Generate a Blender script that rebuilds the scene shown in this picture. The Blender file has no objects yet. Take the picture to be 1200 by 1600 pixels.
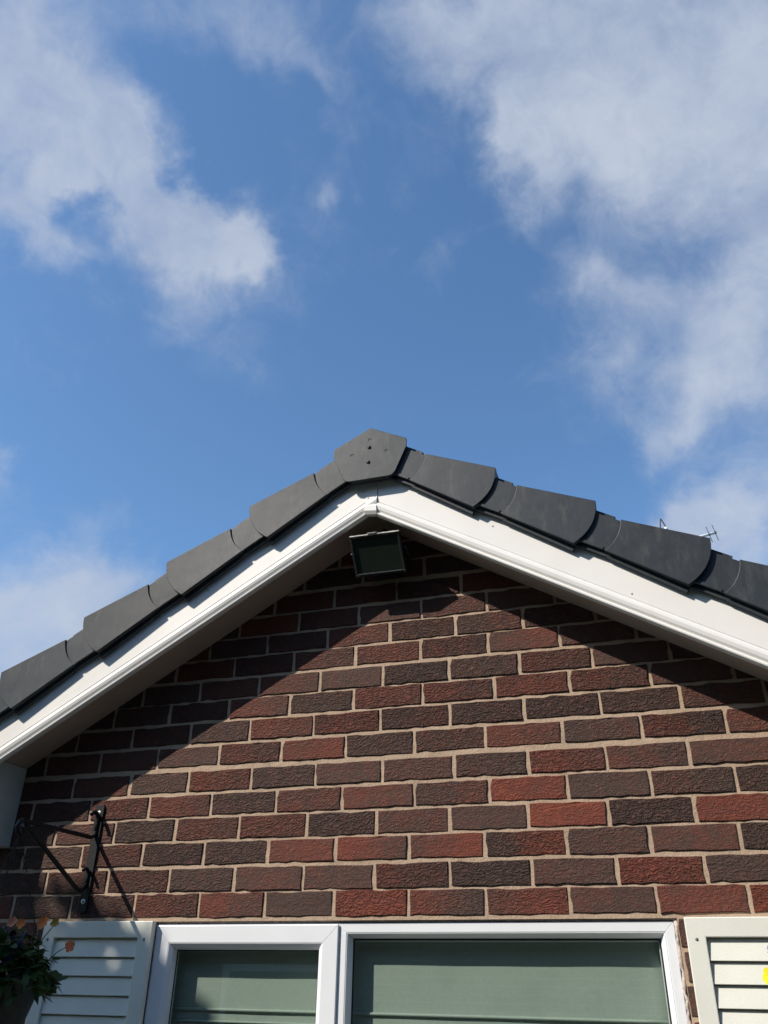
import bpy, bmesh, math, random
from mathutils import Vector, Matrix

# ------------------------------------------------------------------ camera, sky, sun, exposure
Z0 = 2.16                      # height of the centre of the brick course over the window
scene = bpy.context.scene
C = scene.collection

CAM = Vector((0.91704, -2.46582, -0.22024 + Z0))
cam_d = bpy.data.cameras.new('camera')
cam_o = bpy.data.objects.new('camera', cam_d)
C.objects.link(cam_o)
RIGHT = Vector((0.952391, 0.304459, 0.015996))
UP = Vector((0.140182, -0.483894, 0.863826))
FWD = Vector((-0.27074, 0.820458, 0.503536))
mw = Matrix.Identity(4)
for i in range(3):
    mw[i][0] = RIGHT[i]; mw[i][1] = UP[i]; mw[i][2] = -FWD[i]; mw[i][3] = CAM[i]
cam_o.matrix_world = mw
cam_d.sensor_fit = 'VERTICAL'
cam_d.sensor_height = 36.0
cam_d.sensor_width = 36.0
cam_d.lens = 1291.24 / 1600 * 36
cam_d.clip_start = 0.02
cam_d.clip_end = 3000
scene.camera = cam_o

SUN = Vector((-0.537, -0.520, 0.664)).normalized()     # towards the sun
SUN_EL = math.asin(SUN.z)
SUN_AZ = math.atan2(SUN.x, SUN.y)                      # clockwise from +Y

def pixel_dir(u, v, f=1291.24):
    d = RIGHT * ((u - 600) / f) + UP * (-(v - 800) / f) + FWD
    return d.normalized()

world = bpy.data.worlds.new('World')
scene.world = world
world.use_nodes = True
WT = world.node_tree
WN = WT.nodes
WL = WT.links
for n in list(WN):
    WN.remove(n)

def wn(t, **kw):
    n = WN.new(t)
    for k, v in kw.items():
        setattr(n, k, v)
    return n

def wmath(op, a, b=None, c=None, clamp=False):
    n = wn('ShaderNodeMath', operation=op, use_clamp=clamp)
    for i, x in enumerate((a, b, c)):
        if x is None:
            continue
        if isinstance(x, (int, float)):
            n.inputs[i].default_value = x
        else:
            WL.new(x, n.inputs[i])
    return n.outputs[0]

sky = wn('ShaderNodeTexSky', sky_type='NISHITA', sun_disc=False)
sky.sun_elevation = SUN_EL
sky.sun_rotation = SUN_AZ
sky.air_density = 1.0
sky.dust_density = 0.6
sky.ozone_density = 2.2
geo = wn('ShaderNodeTexCoord')
def wnoise(scale, detail, rough, dist=0.0, off=(0, 0, 0)):
    m = wn('ShaderNodeMapping')
    m.inputs['Location'].default_value = off
    WL.new(geo.outputs['Generated'], m.inputs[0])
    n = wn('ShaderNodeTexNoise')
    n.inputs['Scale'].default_value = scale
    n.inputs['Detail'].default_value = detail
    n.inputs['Roughness'].default_value = rough
    n.inputs['Distortion'].default_value = dist
    WL.new(m.outputs[0], n.inputs['Vector'])
    return n.outputs['Fac']

n_big = wnoise(2.2, 3, 0.5, 0.0, (3.1, 7.7, 0.2))
n_mid = wnoise(6.5, 9, 0.60, 0.35, (1.3, 2.2, 5.0))
n_fine = wnoise(19.0, 7, 0.62, 0.9, (9.1, 4.4, 1.0))

wv = wn('ShaderNodeTexNoise'); wv.inputs['Scale'].default_value = 5.0; wv.inputs['Detail'].default_value = 7; wv.inputs['Roughness'].default_value = 0.58
WL.new(geo.outputs['Generated'], wv.inputs['Vector'])
ws = wn('ShaderNodeVectorMath', operation='SUBTRACT'); WL.new(wv.outputs['Color'], ws.inputs[0]); ws.inputs[1].default_value = (0.5, 0.5, 0.5)
wa = wn('ShaderNodeVectorMath', operation='MULTIPLY_ADD'); WL.new(ws.outputs[0], wa.inputs[0]); wa.inputs[1].default_value = (0.26, 0.26, 0.26); WL.new(geo.outputs['Generated'], wa.inputs[2])
wz = wn('ShaderNodeVectorMath', operation='NORMALIZE'); WL.new(wa.outputs[0], wz.inputs[0])
WARPED = wz.outputs[0]

def blob(u, v, r, w):
    """one bank of cloud: a soft spot of sky round the direction of pixel u, v"""
    d = pixel_dir(u, v)
    th = d.angle(pixel_dir(u + r, v)) * 0.5 + d.angle(pixel_dir(u, v + r)) * 0.5
    k = 2.0 / th ** 2
    dn = wn('ShaderNodeVectorMath', operation='DOT_PRODUCT')
    WL.new(WARPED, dn.inputs[0]); dn.inputs[1].default_value = d
    e = wmath('EXPONENT', wmath('MULTIPLY_ADD', dn.outputs['Value'], k, math.log(abs(w)) - k))
    return e if w > 0 else wmath('MULTIPLY', e, -1.0)

BLOBS = [
    # large bank on the left, with a hole near its foot
    (20, 40, 200, 1.25), (60, 200, 130, 0.7), (40, 360, 80, 0.9), (150, 250, 90, 0.7), (230, 320, 90, 1.1), (320, 350, 70, 1.0), (385, 372, 45, 0.9), (430, 385, 30, 0.5), (120, 430, 45, 0.5), (330, 480, 95, 0.45),
    (130, 355, 42, -0.75), (300, 110, 120, -0.5), (15, 270, 55, -0.45), (330, 240, 60, -0.4),
    # large bank on the right
    (850, 70, 150, 0.95), (1050, 60, 200, 0.9), (1190, 180, 190, 0.75), (760, 190, 85, 0.75), (760, 250, 45, 0.45), (1190, 500, 180, 0.95), (830, 300, 60, 0.5),
    (940, 440, 85, 0.6), (930, 530, 80, 0.55), (700, 20, 90, 0.75), (1090, 570, 90, 0.6), (1050, 660, 50, 0.45), (980, 250, 120, 0.40),
    (1000, 390, 80, -0.3), (930, 330, 70, -0.2),
    # wisps in the gap
    (430, 90, 70, 0.42), (500, 150, 45, 0.5), (565, 180, 36, 0.35), (572, 280, 30, 0.28), (330, 20, 110, 0.6), (480, 20, 110, 0.45), (620, 60, 60, 0.35), (695, 420, 55, 0.36), (560, 250, 60, 0.25),
    # low banks
    (20, 980, 150, 1.35), (130, 930, 100, 1.0), (0, 690, 50, 0.95), (215, 860, 50, 0.5), (1190, 825, 90, 1.15), (1110, 835, 55, 0.65), (175, 780, 50, 0.35),
]
tot = None
for bl in BLOBS:
    e = blob(*bl)
    tot = e if tot is None else wmath('ADD', tot, e)
# scattered cloud over the rest of the sky, thinner in the clear gap overhead
gap = blob(560, 480, 610, 0.34)
gen = wmath('MULTIPLY', wmath('SUBTRACT', n_big, 0.46), 2.2)
tot = wmath('ADD', wmath('MINIMUM', tot, 1.15), wmath('MAXIMUM', wmath('SUBTRACT', gen, wmath('MULTIPLY', gap, 3.0)), 0.0))
tot = wmath('ADD', tot, wmath('MULTIPLY', wmath('SUBTRACT', n_mid, 0.5), 1.05))
tot = wmath('ADD', tot, wmath('MULTIPLY', wmath('SUBTRACT', n_fine, 0.5), 0.75))
mr = wn('ShaderNodeMapRange', interpolation_type='SMOOTHSTEP')
WL.new(tot, mr.inputs[0])
mr.inputs[1].default_value = 0.05; mr.inputs[2].default_value = 1.5
mr.inputs[3].default_value = 0.0; mr.inputs[4].default_value = 0.92
# cloud tone: pale lilac grey in the thick, whiter at the sunlit rims
shade = wmath('ADD', wmath('MULTIPLY', n_big, 0.7), wmath('MULTIPLY', n_mid, 0.5))
cr = wn('ShaderNodeValToRGB')
WL.new(shade, cr.inputs[0])
cr.color_ramp.elements[0].position = 0.42; cr.color_ramp.elements[0].color = (2.9, 3.5, 4.7, 1)
cr.color_ramp.elements[1].position = 0.78; cr.color_ramp.elements[1].color = (4.35, 4.8, 5.65, 1)
mixc = wn('ShaderNodeMix', data_type='RGBA')
WL.new(mr.outputs[0], mixc.inputs[0])
gradesky = wn('ShaderNodeMix', data_type='RGBA', blend_type='MULTIPLY')
gradesky.inputs[0].default_value = 1.0
WL.new(sky.outputs[0], gradesky.inputs[6])
gradesky.inputs[7].default_value = (1.0, 1.28, 1.44, 1)
WL.new(gradesky.outputs[2], mixc.inputs[6])
WL.new(cr.outputs[0], mixc.inputs[7])
bg = wn('ShaderNodeBackground')
WL.new(mixc.outputs[2], bg.inputs[0])
bg.inputs[1].default_value = 0.113
world.cycles.sampling_method = 'MANUAL'
world.cycles.sample_map_resolution = 256
wo = wn('ShaderNodeOutputWorld')
WL.new(bg.outputs[0], wo.inputs[0])

sun_d = bpy.data.lights.new('sun', 'SUN')
sun_d.energy = 4.8
sun_d.angle = math.radians(0.53)
sun_d.color = (1.0, 0.92, 0.81)
sun_o = bpy.data.objects.new('sun', sun_d)
C.objects.link(sun_o)
sun_o.rotation_euler = (-SUN).to_track_quat('-Z', 'Y').to_euler()
sun_o.location = (-6, -6, 12)

vs = scene.view_settings
vs.view_transform = 'Standard'
vs.look = 'None'
vs.exposure = 0.22
vs.gamma = 1.0
vs.use_curve_mapping = False
scene.cycles.max_bounces = 8
scene.cycles.transparent_max_bounces = 12

random.seed(7)
R = random.Random(11)

# ------------------------------------------------------------------ helpers
class MB:
    def __init__(self):
        self.v = []; self.f = []; self.smooth = []
    def add(self, vs_, fs, smooth=False):
        o = len(self.v)
        self.v += [tuple(x) for x in vs_]
        self.f += [tuple(i + o for i in f) for f in fs]
        self.smooth += [smooth] * len(fs)
        return self
    def box(self, x0, x1, y0, y1, z0, z1):
        vs_ = [(x, y, z) for x in (x0, x1) for y in (y0, y1) for z in (z0, z1)]
        fs = [(0, 1, 3, 2), (4, 6, 7, 5), (0, 4, 5, 1), (2, 3, 7, 6), (0, 2, 6, 4), (1, 5, 7, 3)]
        return self.add(vs_, fs)
    def prism(self, poly, y0, y1):
        """closed polygon in x,z extruded along y"""
        n = len(poly)
        vs_ = [(p[0], y0, p[1]) for p in poly] + [(p[0], y1, p[1]) for p in poly]
        fs = [tuple(range(n)), tuple(range(2 * n - 1, n - 1, -1))]
        fs += [(i, i + n, (i + 1) % n + n, (i + 1) % n) for i in range(n)]
        return self.add(vs_, fs)
    def tube(self, pts, r, n=8, caps=True):
        pts = [Vector(p) for p in pts]
        rs = r if isinstance(r, (list, tuple)) else [r] * len(pts)
        rings = []
        up = None
        for i, p in enumerate(pts):
            a = pts[max(i - 1, 0)]; b = pts[min(i + 1, len(pts) - 1)]
            t = (b - a).normalized()
            if up is None:
                up = Vector((0, 0, 1)) if abs(t.z) < 0.9 else Vector((1, 0, 0))
            u = t.cross(up).normalized(); w = u.cross(t).normalized(); up = w
            rings.append([p + (u * math.cos(k * 2 * math.pi / n) + w * math.sin(k * 2 * math.pi / n)) * rs[i] for k in range(n)])
        vs_ = [x for rg in rings for x in rg]
        fs = []
        for i in range(len(pts) - 1):
            for k in range(n):
                k2 = (k + 1) % n
                fs.append((i * n + k, i * n + k2, (i + 1) * n + k2, (i + 1) * n + k))
        self.add(vs_, fs, True)
        if caps:
            o = len(self.v) - len(vs_)
            self.f.append(tuple(o + k for k in range(n))[::-1]); self.smooth.append(False)
            m = o + (len(pts) - 1) * n
            self.f.append(tuple(m + k for k in range(n))); self.smooth.append(False)
        return self
    def lathe(self, prof, n=20, c=(0, 0, 0)):
        vs_ = []; fs = []
        for (r, z) in prof:
            for k in range(n):
                a = 2 * math.pi * k / n
                vs_.append((c[0] + r * math.cos(a), c[1] + r * math.sin(a), c[2] + z))
        for i in range(len(prof) - 1):
            for k in range(n):
                k2 = (k + 1) % n
                fs.append((i * n + k, i * n + k2, (i + 1) * n + k2, (i + 1) * n + k))
        return self.add(vs_, fs, True)
    def mesh(self, name, mat):
        me = bpy.data.meshes.new(name)
        me.from_pydata(self.v, [], self.f)
        me.polygons.foreach_set('use_smooth', self.smooth)
        bm = bmesh.new(); bm.from_mesh(me)
        bmesh.ops.recalc_face_normals(bm, faces=bm.faces)
        bm.to_mesh(me); bm.free()
        me.materials.append(mat)
        return me
    def build(self, name, mat, parent=None, bevel=0.0, seg=2, loc=(0, 0, 0)):
        o = bpy.data.objects.new(name, self.mesh(name, mat))
        C.objects.link(o)
        o.location = loc
        if parent is not None:
            o.parent = parent
        if bevel > 0:
            m = o.modifiers.new('bevel', 'BEVEL')
            m.width = bevel; m.segments = seg; m.limit_method = 'ANGLE'; m.angle_limit = math.radians(35)
            m.harden_normals = False
        return o

def link_mesh(name, me, parent=None, loc=(0, 0, 0), rot=(0, 0, 0), scale=(1, 1, 1)):
    o = bpy.data.objects.new(name, me)
    C.objects.link(o)
    o.location = loc; o.rotation_euler = rot; o.scale = scale
    if parent is not None:
        o.parent = parent
    return o

def tag(o, label=None, cat=None, group=None, kind=None):
    if label: o['label'] = label
    if cat: o['category'] = cat
    if group: o['group'] = group
    if kind: o['kind'] = kind
    return o

def empty(name, loc=(0, 0, 0), label=None, cat=None, group=None):
    o = bpy.data.objects.new(name, None)
    C.objects.link(o)
    o.location = loc
    o.empty_display_size = 0.1
    return tag(o, label, cat, group)

def copy_tree(o, parent=None):
    c = o.copy(); C.objects.link(c); c.parent = parent
    for ch in list(o.children):
        copy_tree(ch, c)
    return c

# ------------------------------------------------------------------ materials
class Mat:
    def __init__(self, name):
        self.m = bpy.data.materials.new(name)
        self.m.use_nodes = True
        self.t = self.m.node_tree
        self.b = self.t.nodes['Principled BSDF']
        self.out = self.t.nodes['Material Output']
    def n(self, t, **kw):
        n = self.t.nodes.new(t)
        for k, v in kw.items():
            setattr(n, k, v)
        return n
    def l(self, a, b):
        self.t.links.new(a, b)
    def math(self, op, a, b=None, c=None, clamp=False):
        n = self.n('ShaderNodeMath', operation=op, use_clamp=clamp)
        for i, x in enumerate((a, b, c)):
            if x is None: continue
            if isinstance(x, (int, float)): n.inputs[i].default_value = x
            else: self.l(x, n.inputs[i])
        return n.outputs[0]
    def noise(self, vec, scale, detail=4, rough=0.55, dist=0.0, typ=None):
        n = self.n('ShaderNodeTexNoise')
        if typ: n.noise_type = typ
        n.inputs['Scale'].default_value = scale
        n.inputs['Detail'].default_value = detail
        n.inputs['Roughness'].default_value = rough
        n.inputs['Distortion'].default_value = dist
        if vec is not None: self.l(vec, n.inputs['Vector'])
        return n.outputs['Fac']
    def ramp(self, fac, stops):
        r = self.n('ShaderNodeValToRGB')
        self.l(fac, r.inputs[0])
        el = r.color_ramp.elements
        while len(el) < len(stops): el.new(0.5)
        for e, (p, c) in zip(el, stops):
            e.position = p; e.color = (*c, 1) if len(c) == 3 else c
        return r.outputs[0]
    def maprange(self, x, a, b, c=0.0, d=1.0, smooth=True):
        n = self.n('ShaderNodeMapRange', interpolation_type='SMOOTHSTEP' if smooth else 'LINEAR')
        self.l(x, n.inputs[0])
        for i, v in enumerate((a, b, c, d)): n.inputs[i + 1].default_value = v
        return n.outputs[0]
    def mix(self, f, a, b, blend='MIX'):
        n = self.n('ShaderNodeMix', data_type='RGBA', blend_type=blend)
        for sock, x in ((n.inputs[0], f), (n.inputs[6], a), (n.inputs[7], b)):
            if isinstance(x, (int, float)): sock.default_value = x
            elif isinstance(x, tuple): sock.default_value = (*x, 1)
            else: self.l(x, sock)
        return n.outputs[2]
    def bump(self, h, dist, strength=1.0, prev=None):
        n = self.n('ShaderNodeBump')
        n.inputs['Distance'].default_value = dist
        if isinstance(strength, (int, float)): n.inputs['Strength'].default_value = strength
        else: self.l(strength, n.inputs['Strength'])
        self.l(h, n.inputs['Height'])
        if prev is not None: self.l(prev, n.inputs['Normal'])
        return n.outputs[0]
    def coord(self, which='Object'):
        return self.n('ShaderNodeTexCoord').outputs[which]
    def pos(self):
        return self.n('ShaderNodeNewGeometry').outputs['Position']
    def mapping(self, vec, scale=(1, 1, 1), loc=(0, 0, 0)):
        n = self.n('ShaderNodeMapping')
        self.l(vec, n.inputs[0])
        n.inputs['Scale'].default_value = scale
        n.inputs['Location'].default_value = loc
        return n.outputs[0]
    def set(self, color=None, rough=None, metal=None, spec=None, normal=None):
        b = self.b
        for k, v in (('Base Color', color), ('Roughness', rough), ('Metallic', metal), ('Specular IOR Level', spec), ('Normal', normal)):
            if v is None: continue
            if isinstance(v, (int, float)): b.inputs[k].default_value = v
            elif isinstance(v, tuple): b.inputs[k].default_value = (*v, 1)
            else: self.l(v, b.inputs[k])
        return self

def simple(name, col, rough=0.5, var=0.12, scale=20.0, spec=0.5, metal=0.0, bump=0.0, bscale=200.0):
    m = Mat(name)
    p = m.pos()
    f = m.noise(p, scale, 5, 0.6)
    lo = tuple(c * (1 - var) for c in col); hi = tuple(min(1, c * (1 + var)) for c in col)
    m.set(color=m.ramp(f, [(0.3, lo), (0.7, hi)]), rough=rough, spec=spec, metal=metal)
    if bump > 0:
        m.set(normal=m.bump(m.noise(p, bscale, 4, 0.6), bump))
    return m.m

def mat_brick():
    m = Mat('rustic_brick')
    oc = m.coord('Object')
    oi = m.n('ShaderNodeObjectInfo')
    off = m.n('ShaderNodeCombineXYZ')
    m.l(m.math('MULTIPLY', oi.outputs['Random'], 37.0), off.inputs[0])
    m.l(m.math('MULTIPLY', oi.outputs['Random'], 91.0), off.inputs[1])
    va = m.n('ShaderNodeVectorMath', operation='ADD')
    m.l(oc, va.inputs[0]); m.l(off.outputs[0], va.inputs[1])
    v = va.outputs[0]
    ta = m.n('ShaderNodeAttribute', attribute_type='OBJECT', attribute_name='tone_a').outputs['Fac']
    tb = m.n('ShaderNodeAttribute', attribute_type='OBJECT', attribute_name='tone_b').outputs['Fac']
    cr = m.n('ShaderNodeAttribute', attribute_type='OBJECT', attribute_name='crinkle').outputs['Fac']
    sp = m.n('ShaderNodeSeparateXYZ'); m.l(oc, sp.inputs[0])
    big = m.noise(v, 14, 4, 0.6)
    g = m.math('ADD', m.math('DIVIDE', sp.outputs[0], 0.215), m.math('MULTIPLY', m.math('SUBTRACT', big, 0.5), 1.1))
    g = m.maprange(g, -0.35, 0.35)
    tone = m.math('ADD', ta, m.math('MULTIPLY', m.math('SUBTRACT', tb, ta), g))
    # darker towards arrises, mottled
    edge = m.math('MAXIMUM', m.math('DIVIDE', m.math('ABSOLUTE', sp.outputs[0]), 0.1075), m.math('DIVIDE', m.math('ABSOLUTE', sp.outputs[2]), 0.0325))
    edge = m.math('ADD', edge, m.math('MULTIPLY', m.math('SUBTRACT', m.noise(v, 60, 4, 0.6), 0.5), 0.5))
    mott = m.noise(m.mapping(v, (0.7, 1, 1.6)), 60, 7, 0.72)
    tone = m.math('ADD', tone, m.math('MULTIPLY', m.math('SUBTRACT', mott, 0.5), 3.2))
    tone = m.math('ADD', tone, m.math('MULTIPLY', m.math('SUBTRACT', m.noise(v, 26, 4, 0.6), 0.5), 2.6))
    tone = m.math('SUBTRACT', tone, m.maprange(edge, 0.80, 1.05, 0.0, 0.22))
    col = m.ramp(m.math('DIVIDE', tone, 3.6), [(0.0, (0.070, 0.042, 0.034)), (0.20, (0.088, 0.044, 0.034)), (0.36, (0.112, 0.044, 0.032)),
                                              (0.58, (0.146, 0.043, 0.028)), (0.82, (0.186, 0.047, 0.028)), (1.0, (0.23, 0.057, 0.031))])
    # crinkled bark relief, drawn out along the brick
    vd = m.n('ShaderNodeVectorMath', operation='ADD')
    nz = m.n('ShaderNodeTexNoise'); nz.inputs['Scale'].default_value = 34; nz.inputs['Detail'].default_value = 3
    m.l(v, nz.inputs['Vector'])
    sc = m.n('ShaderNodeVectorMath', operation='SCALE'); sc.inputs['Scale'].default_value = 0.035
    m.l(nz.outputs['Color'], sc.inputs[0]); m.l(v, vd.inputs[0]); m.l(sc.outputs[0], vd.inputs[1])
    mv = m.mapping(vd.outputs[0], (0.24, 1, 1.0))
    vo = m.n('ShaderNodeTexVoronoi', feature='DISTANCE_TO_EDGE'); vo.inputs['Scale'].default_value = 118
    m.l(mv, vo.inputs['Vector'])
    crack = m.maprange(vo.outputs['Distance'], 0.0, 0.32)
    rel = m.math('ADD', m.math('MULTIPLY', crack, 0.6), m.math('MULTIPLY', m.noise(m.mapping(vd.outputs[0], (0.45, 1, 1.2)), 120, 6, 0.72), 1.35))
    fine = m.noise(v, 420, 3, 0.7)
    # dark fissures; dusty pale specks also painted as crackle highlights
    fis = m.math('MULTIPLY', m.maprange(vo.outputs['Distance'], 0.10, 0.0), m.math('MULTIPLY', cr, 0.62))
    col = m.mix(fis, col, (0.028, 0.019, 0.017))
    dust_glint = m.maprange(m.noise(v, 190, 5, 0.75), 0.53, 0.70, 0.0, 0.6)
    col = m.mix(dust_glint, col, (0.19, 0.13, 0.10))
    # lime smears where the pointing rode over the arris
    sm = m.math('MULTIPLY', m.maprange(edge, 1.0, 1.12), m.maprange(m.noise(v, 34, 3, 0.6), 0.54, 0.68, 0, 0.35))
    col = m.mix(sm, col, (0.36, 0.27, 0.20))
    m.set(color=col, rough=0.76, spec=0.28)
    b1 = m.bump(rel, 0.0076, m.math('MULTIPLY', cr, 0.95))
    b2 = m.bump(fine, 0.0020, 0.8, b1)
    m.set(normal=b2)
    return m.m

def mat_mortar():
    m = Mat('sandy_mortar')
    p = m.pos()
    a = m.noise(p, 7, 5, 0.6)
    col = m.ramp(a, [(0.3, (0.41, 0.30, 0.215)), (0.7, (0.52, 0.39, 0.285))])
    col = m.mix(m.maprange(m.noise(p, 300, 3, 0.6), 0.60, 0.72, 0, 0.35), col, (0.16, 0.11, 0.08))
    col = m.mix(m.maprange(m.noise(p, 55, 4, 0.6), 0.62, 0.75, 0, 0.45), col, (0.47, 0.39, 0.31))
    col = m.mix(m.maprange(m.noise(p, 16, 5, 0.65), 0.52, 0.72, 0, 0.42), col, (0.21, 0.15, 0.105))
    m.set(color=col, rough=0.93, spec=0.2)
    h = m.math('ADD', m.noise(p, 260, 5, 0.7), m.math('MULTIPLY', m.noise(p, 60, 4, 0.6), 1.4))
    m.set(normal=m.bump(h, 0.0022, 0.8))
    return m.m

def mat_board():
    m = Mat('white_upvc_board')
    p = m.pos()
    f = m.noise(p, 5, 5, 0.6)
    col = m.ramp(f, [(0.3, (0.80, 0.785, 0.75)), (0.7, (0.85, 0.835, 0.80))])
    # rain streaks and grime specks
    st = m.noise(m.mapping(p, (30, 1, 3.0)), 1.0, 5, 0.6)
    col = m.mix(m.maprange(st, 0.58, 0.75, 0, 0.05), col, (0.50, 0.48, 0.43))
    col = m.mix(m.maprange(m.noise(p, 75, 4, 0.7), 0.66, 0.76, 0, 0.30), col, (0.42, 0.40, 0.36))
    m.set(color=col, rough=m.math('ADD', m.math('MULTIPLY', f, 0.2), 0.26), spec=0.45)
    return m.m

def mat_verge():
    m = Mat('slate_grey_plastic')
    p = m.pos()
    oi = m.n('ShaderNodeObjectInfo')
    f = m.noise(p, 16, 5, 0.6)
    col = m.ramp(f, [(0.25, (0.030, 0.036, 0.043)), (0.75, (0.041, 0.048, 0.056))])
    hv = m.n('ShaderNodeHueSaturation'); m.l(col, hv.inputs['Color'])
    m.l(m.math('ADD', 0.88, m.math('MULTIPLY', oi.outputs['Random'], 0.24)), hv.inputs['Value'])
    col = m.mix(m.maprange(m.noise(m.mapping(p, (1, 1, 0.35)), 38, 6, 0.65), 0.48, 0.78, 0, 0.38), hv.outputs[0], (0.13, 0.128, 0.120))
    col = m.mix(m.maprange(m.noise(p, 230, 4, 0.7), 0.60, 0.74, 0, 0.30), col, (0.17, 0.165, 0.155))
    m.set(color=col, rough=m.math('ADD', 0.36, m.math('MULTIPLY', f, 0.14)), spec=0.26)
    h = m.math('ADD', m.noise(p, 700, 2, 0.5), m.math('MULTIPLY', m.noise(p, 9, 3, 0.5), 3.0))
    m.set(normal=m.bump(h, 0.0006, 0.7))
    return m.m

def mat_glass():
    m = Mat('window_glass')
    t = m.t
    fr = m.n('ShaderNodeFresnel')
    bf = m.n('ShaderNodeNewGeometry').outputs['Backfacing']
    m.l(m.math('ADD', 1.52, m.math('MULTIPLY', bf, 1 / 1.52 - 1.52)), fr.inputs[0])
    tr = m.n('ShaderNodeBsdfTransparent'); tr.inputs[0].default_value = (0.90, 0.93, 0.91, 1)
    gl = m.n('ShaderNodeBsdfGlossy'); gl.inputs['Roughness'].default_value = 0.0
    gl.inputs[0].default_value = (0.95, 0.98, 0.97, 1)
    mx = m.n('ShaderNodeMixShader')
    m.l(fr.outputs[0], mx.inputs[0]); m.l(tr.outputs[0], mx.inputs[1]); m.l(gl.outputs[0], mx.inputs[2])
    t.nodes.remove(m.b)
    m.l(mx.outputs[0], m.out.inputs[0])
    return m.m

def mat_fabric():
    m = Mat('pale_green_blind_fabric')
    p = m.pos()
    w1 = m.noise(m.mapping(p, (700, 1, 60)), 1.0, 3, 0.6)
    w2 = m.noise(m.mapping(p, (60, 1, 700)), 1.0, 3, 0.6)
    w = m.math('ADD', w1, w2)
    col = m.ramp(m.math('MULTIPLY', w, 0.5), [(0.3, (0.325, 0.375, 0.335)), (0.7, (0.425, 0.48, 0.44))])
    col = m.mix(m.maprange(m.noise(p, 70, 5, 0.7), 0.66, 0.74, 0, 0.35), col, (0.17, 0.205, 0.18))
    col = m.mix(m.maprange(m.noise(p, 9, 4, 0.6), 0.45, 0.7, 0, 0.25), col, (0.27, 0.32, 0.285))
    m.set(color=col, rough=0.9, spec=0.2)
    return m.m

def mat_leaf(name, c1, c2):
    m = Mat(name)
    p = m.pos()
    f = m.noise(p, 18, 4, 0.6)
    col = m.ramp(f, [(0.3, c1), (0.7, c2)])
    m.set(color=col, rough=0.55, spec=0.4)
    tl = m.n('ShaderNodeBsdfTranslucent'); m.l(col, tl.inputs[0])
    mx = m.n('ShaderNodeMixShader'); mx.inputs[0].default_value = 0.25
    m.l(m.b.outputs[0], mx.inputs[1]); m.l(tl.outputs[0], mx.inputs[2])
    m.l(mx.outputs[0], m.out.inputs[0])
    return m.m

def mat_brickwall_flat():
    m = Mat('distant_brickwork')
    p = m.coord('Object')
    b = m.n('ShaderNodeTexBrick')
    b.inputs['Scale'].default_value = 1.0
    b.inputs['Brick Width'].default_value = 0.225; b.inputs['Row Height'].default_value = 0.075
    b.inputs['Mortar Size'].default_value = 0.005
    b.inputs['Color1'].default_value = (0.11, 0.04, 0.03, 1); b.inputs['Color2'].default_value = (0.06, 0.035, 0.03, 1)
    b.inputs['Mortar'].default_value = (0.34, 0.25, 0.18, 1)
    sx = m.n('ShaderNodeSeparateXYZ'); m.l(p, sx.inputs[0])
    cb = m.n('ShaderNodeCombineXYZ')
    m.l(m.math('ADD', sx.outputs[0], sx.outputs[1]), cb.inputs[0]); m.l(sx.outputs[2], cb.inputs[1])
    m.l(cb.outputs[0], b.inputs['Vector'])
    m.set(color=b.outputs['Color'], rough=0.9)
    return m.m

def mat_paving():
    m = Mat('grey_paving')
    p = m.pos()
    b = m.n('ShaderNodeTexBrick')
    b.offset = 0.0
    b.inputs['Scale'].default_value = 1.0
    b.inputs['Brick Width'].default_value = 0.6; b.inputs['Row Height'].default_value = 0.6
    b.inputs['Mortar Size'].default_value = 0.006
    b.inputs['Color1'].default_value = (0.085, 0.08, 0.075, 1); b.inputs['Color2'].default_value = (0.07, 0.066, 0.062, 1)
    b.inputs['Mortar'].default_value = (0.06, 0.055, 0.05, 1)
    m.l(p, b.inputs['Vector'])
    m.set(color=m.mix(m.maprange(m.noise(p, 3, 5, 0.6), 0.4, 0.7, 0, 0.4), b.outputs['Color'], (0.09, 0.085, 0.07)), rough=0.9)
    return m.m

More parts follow.
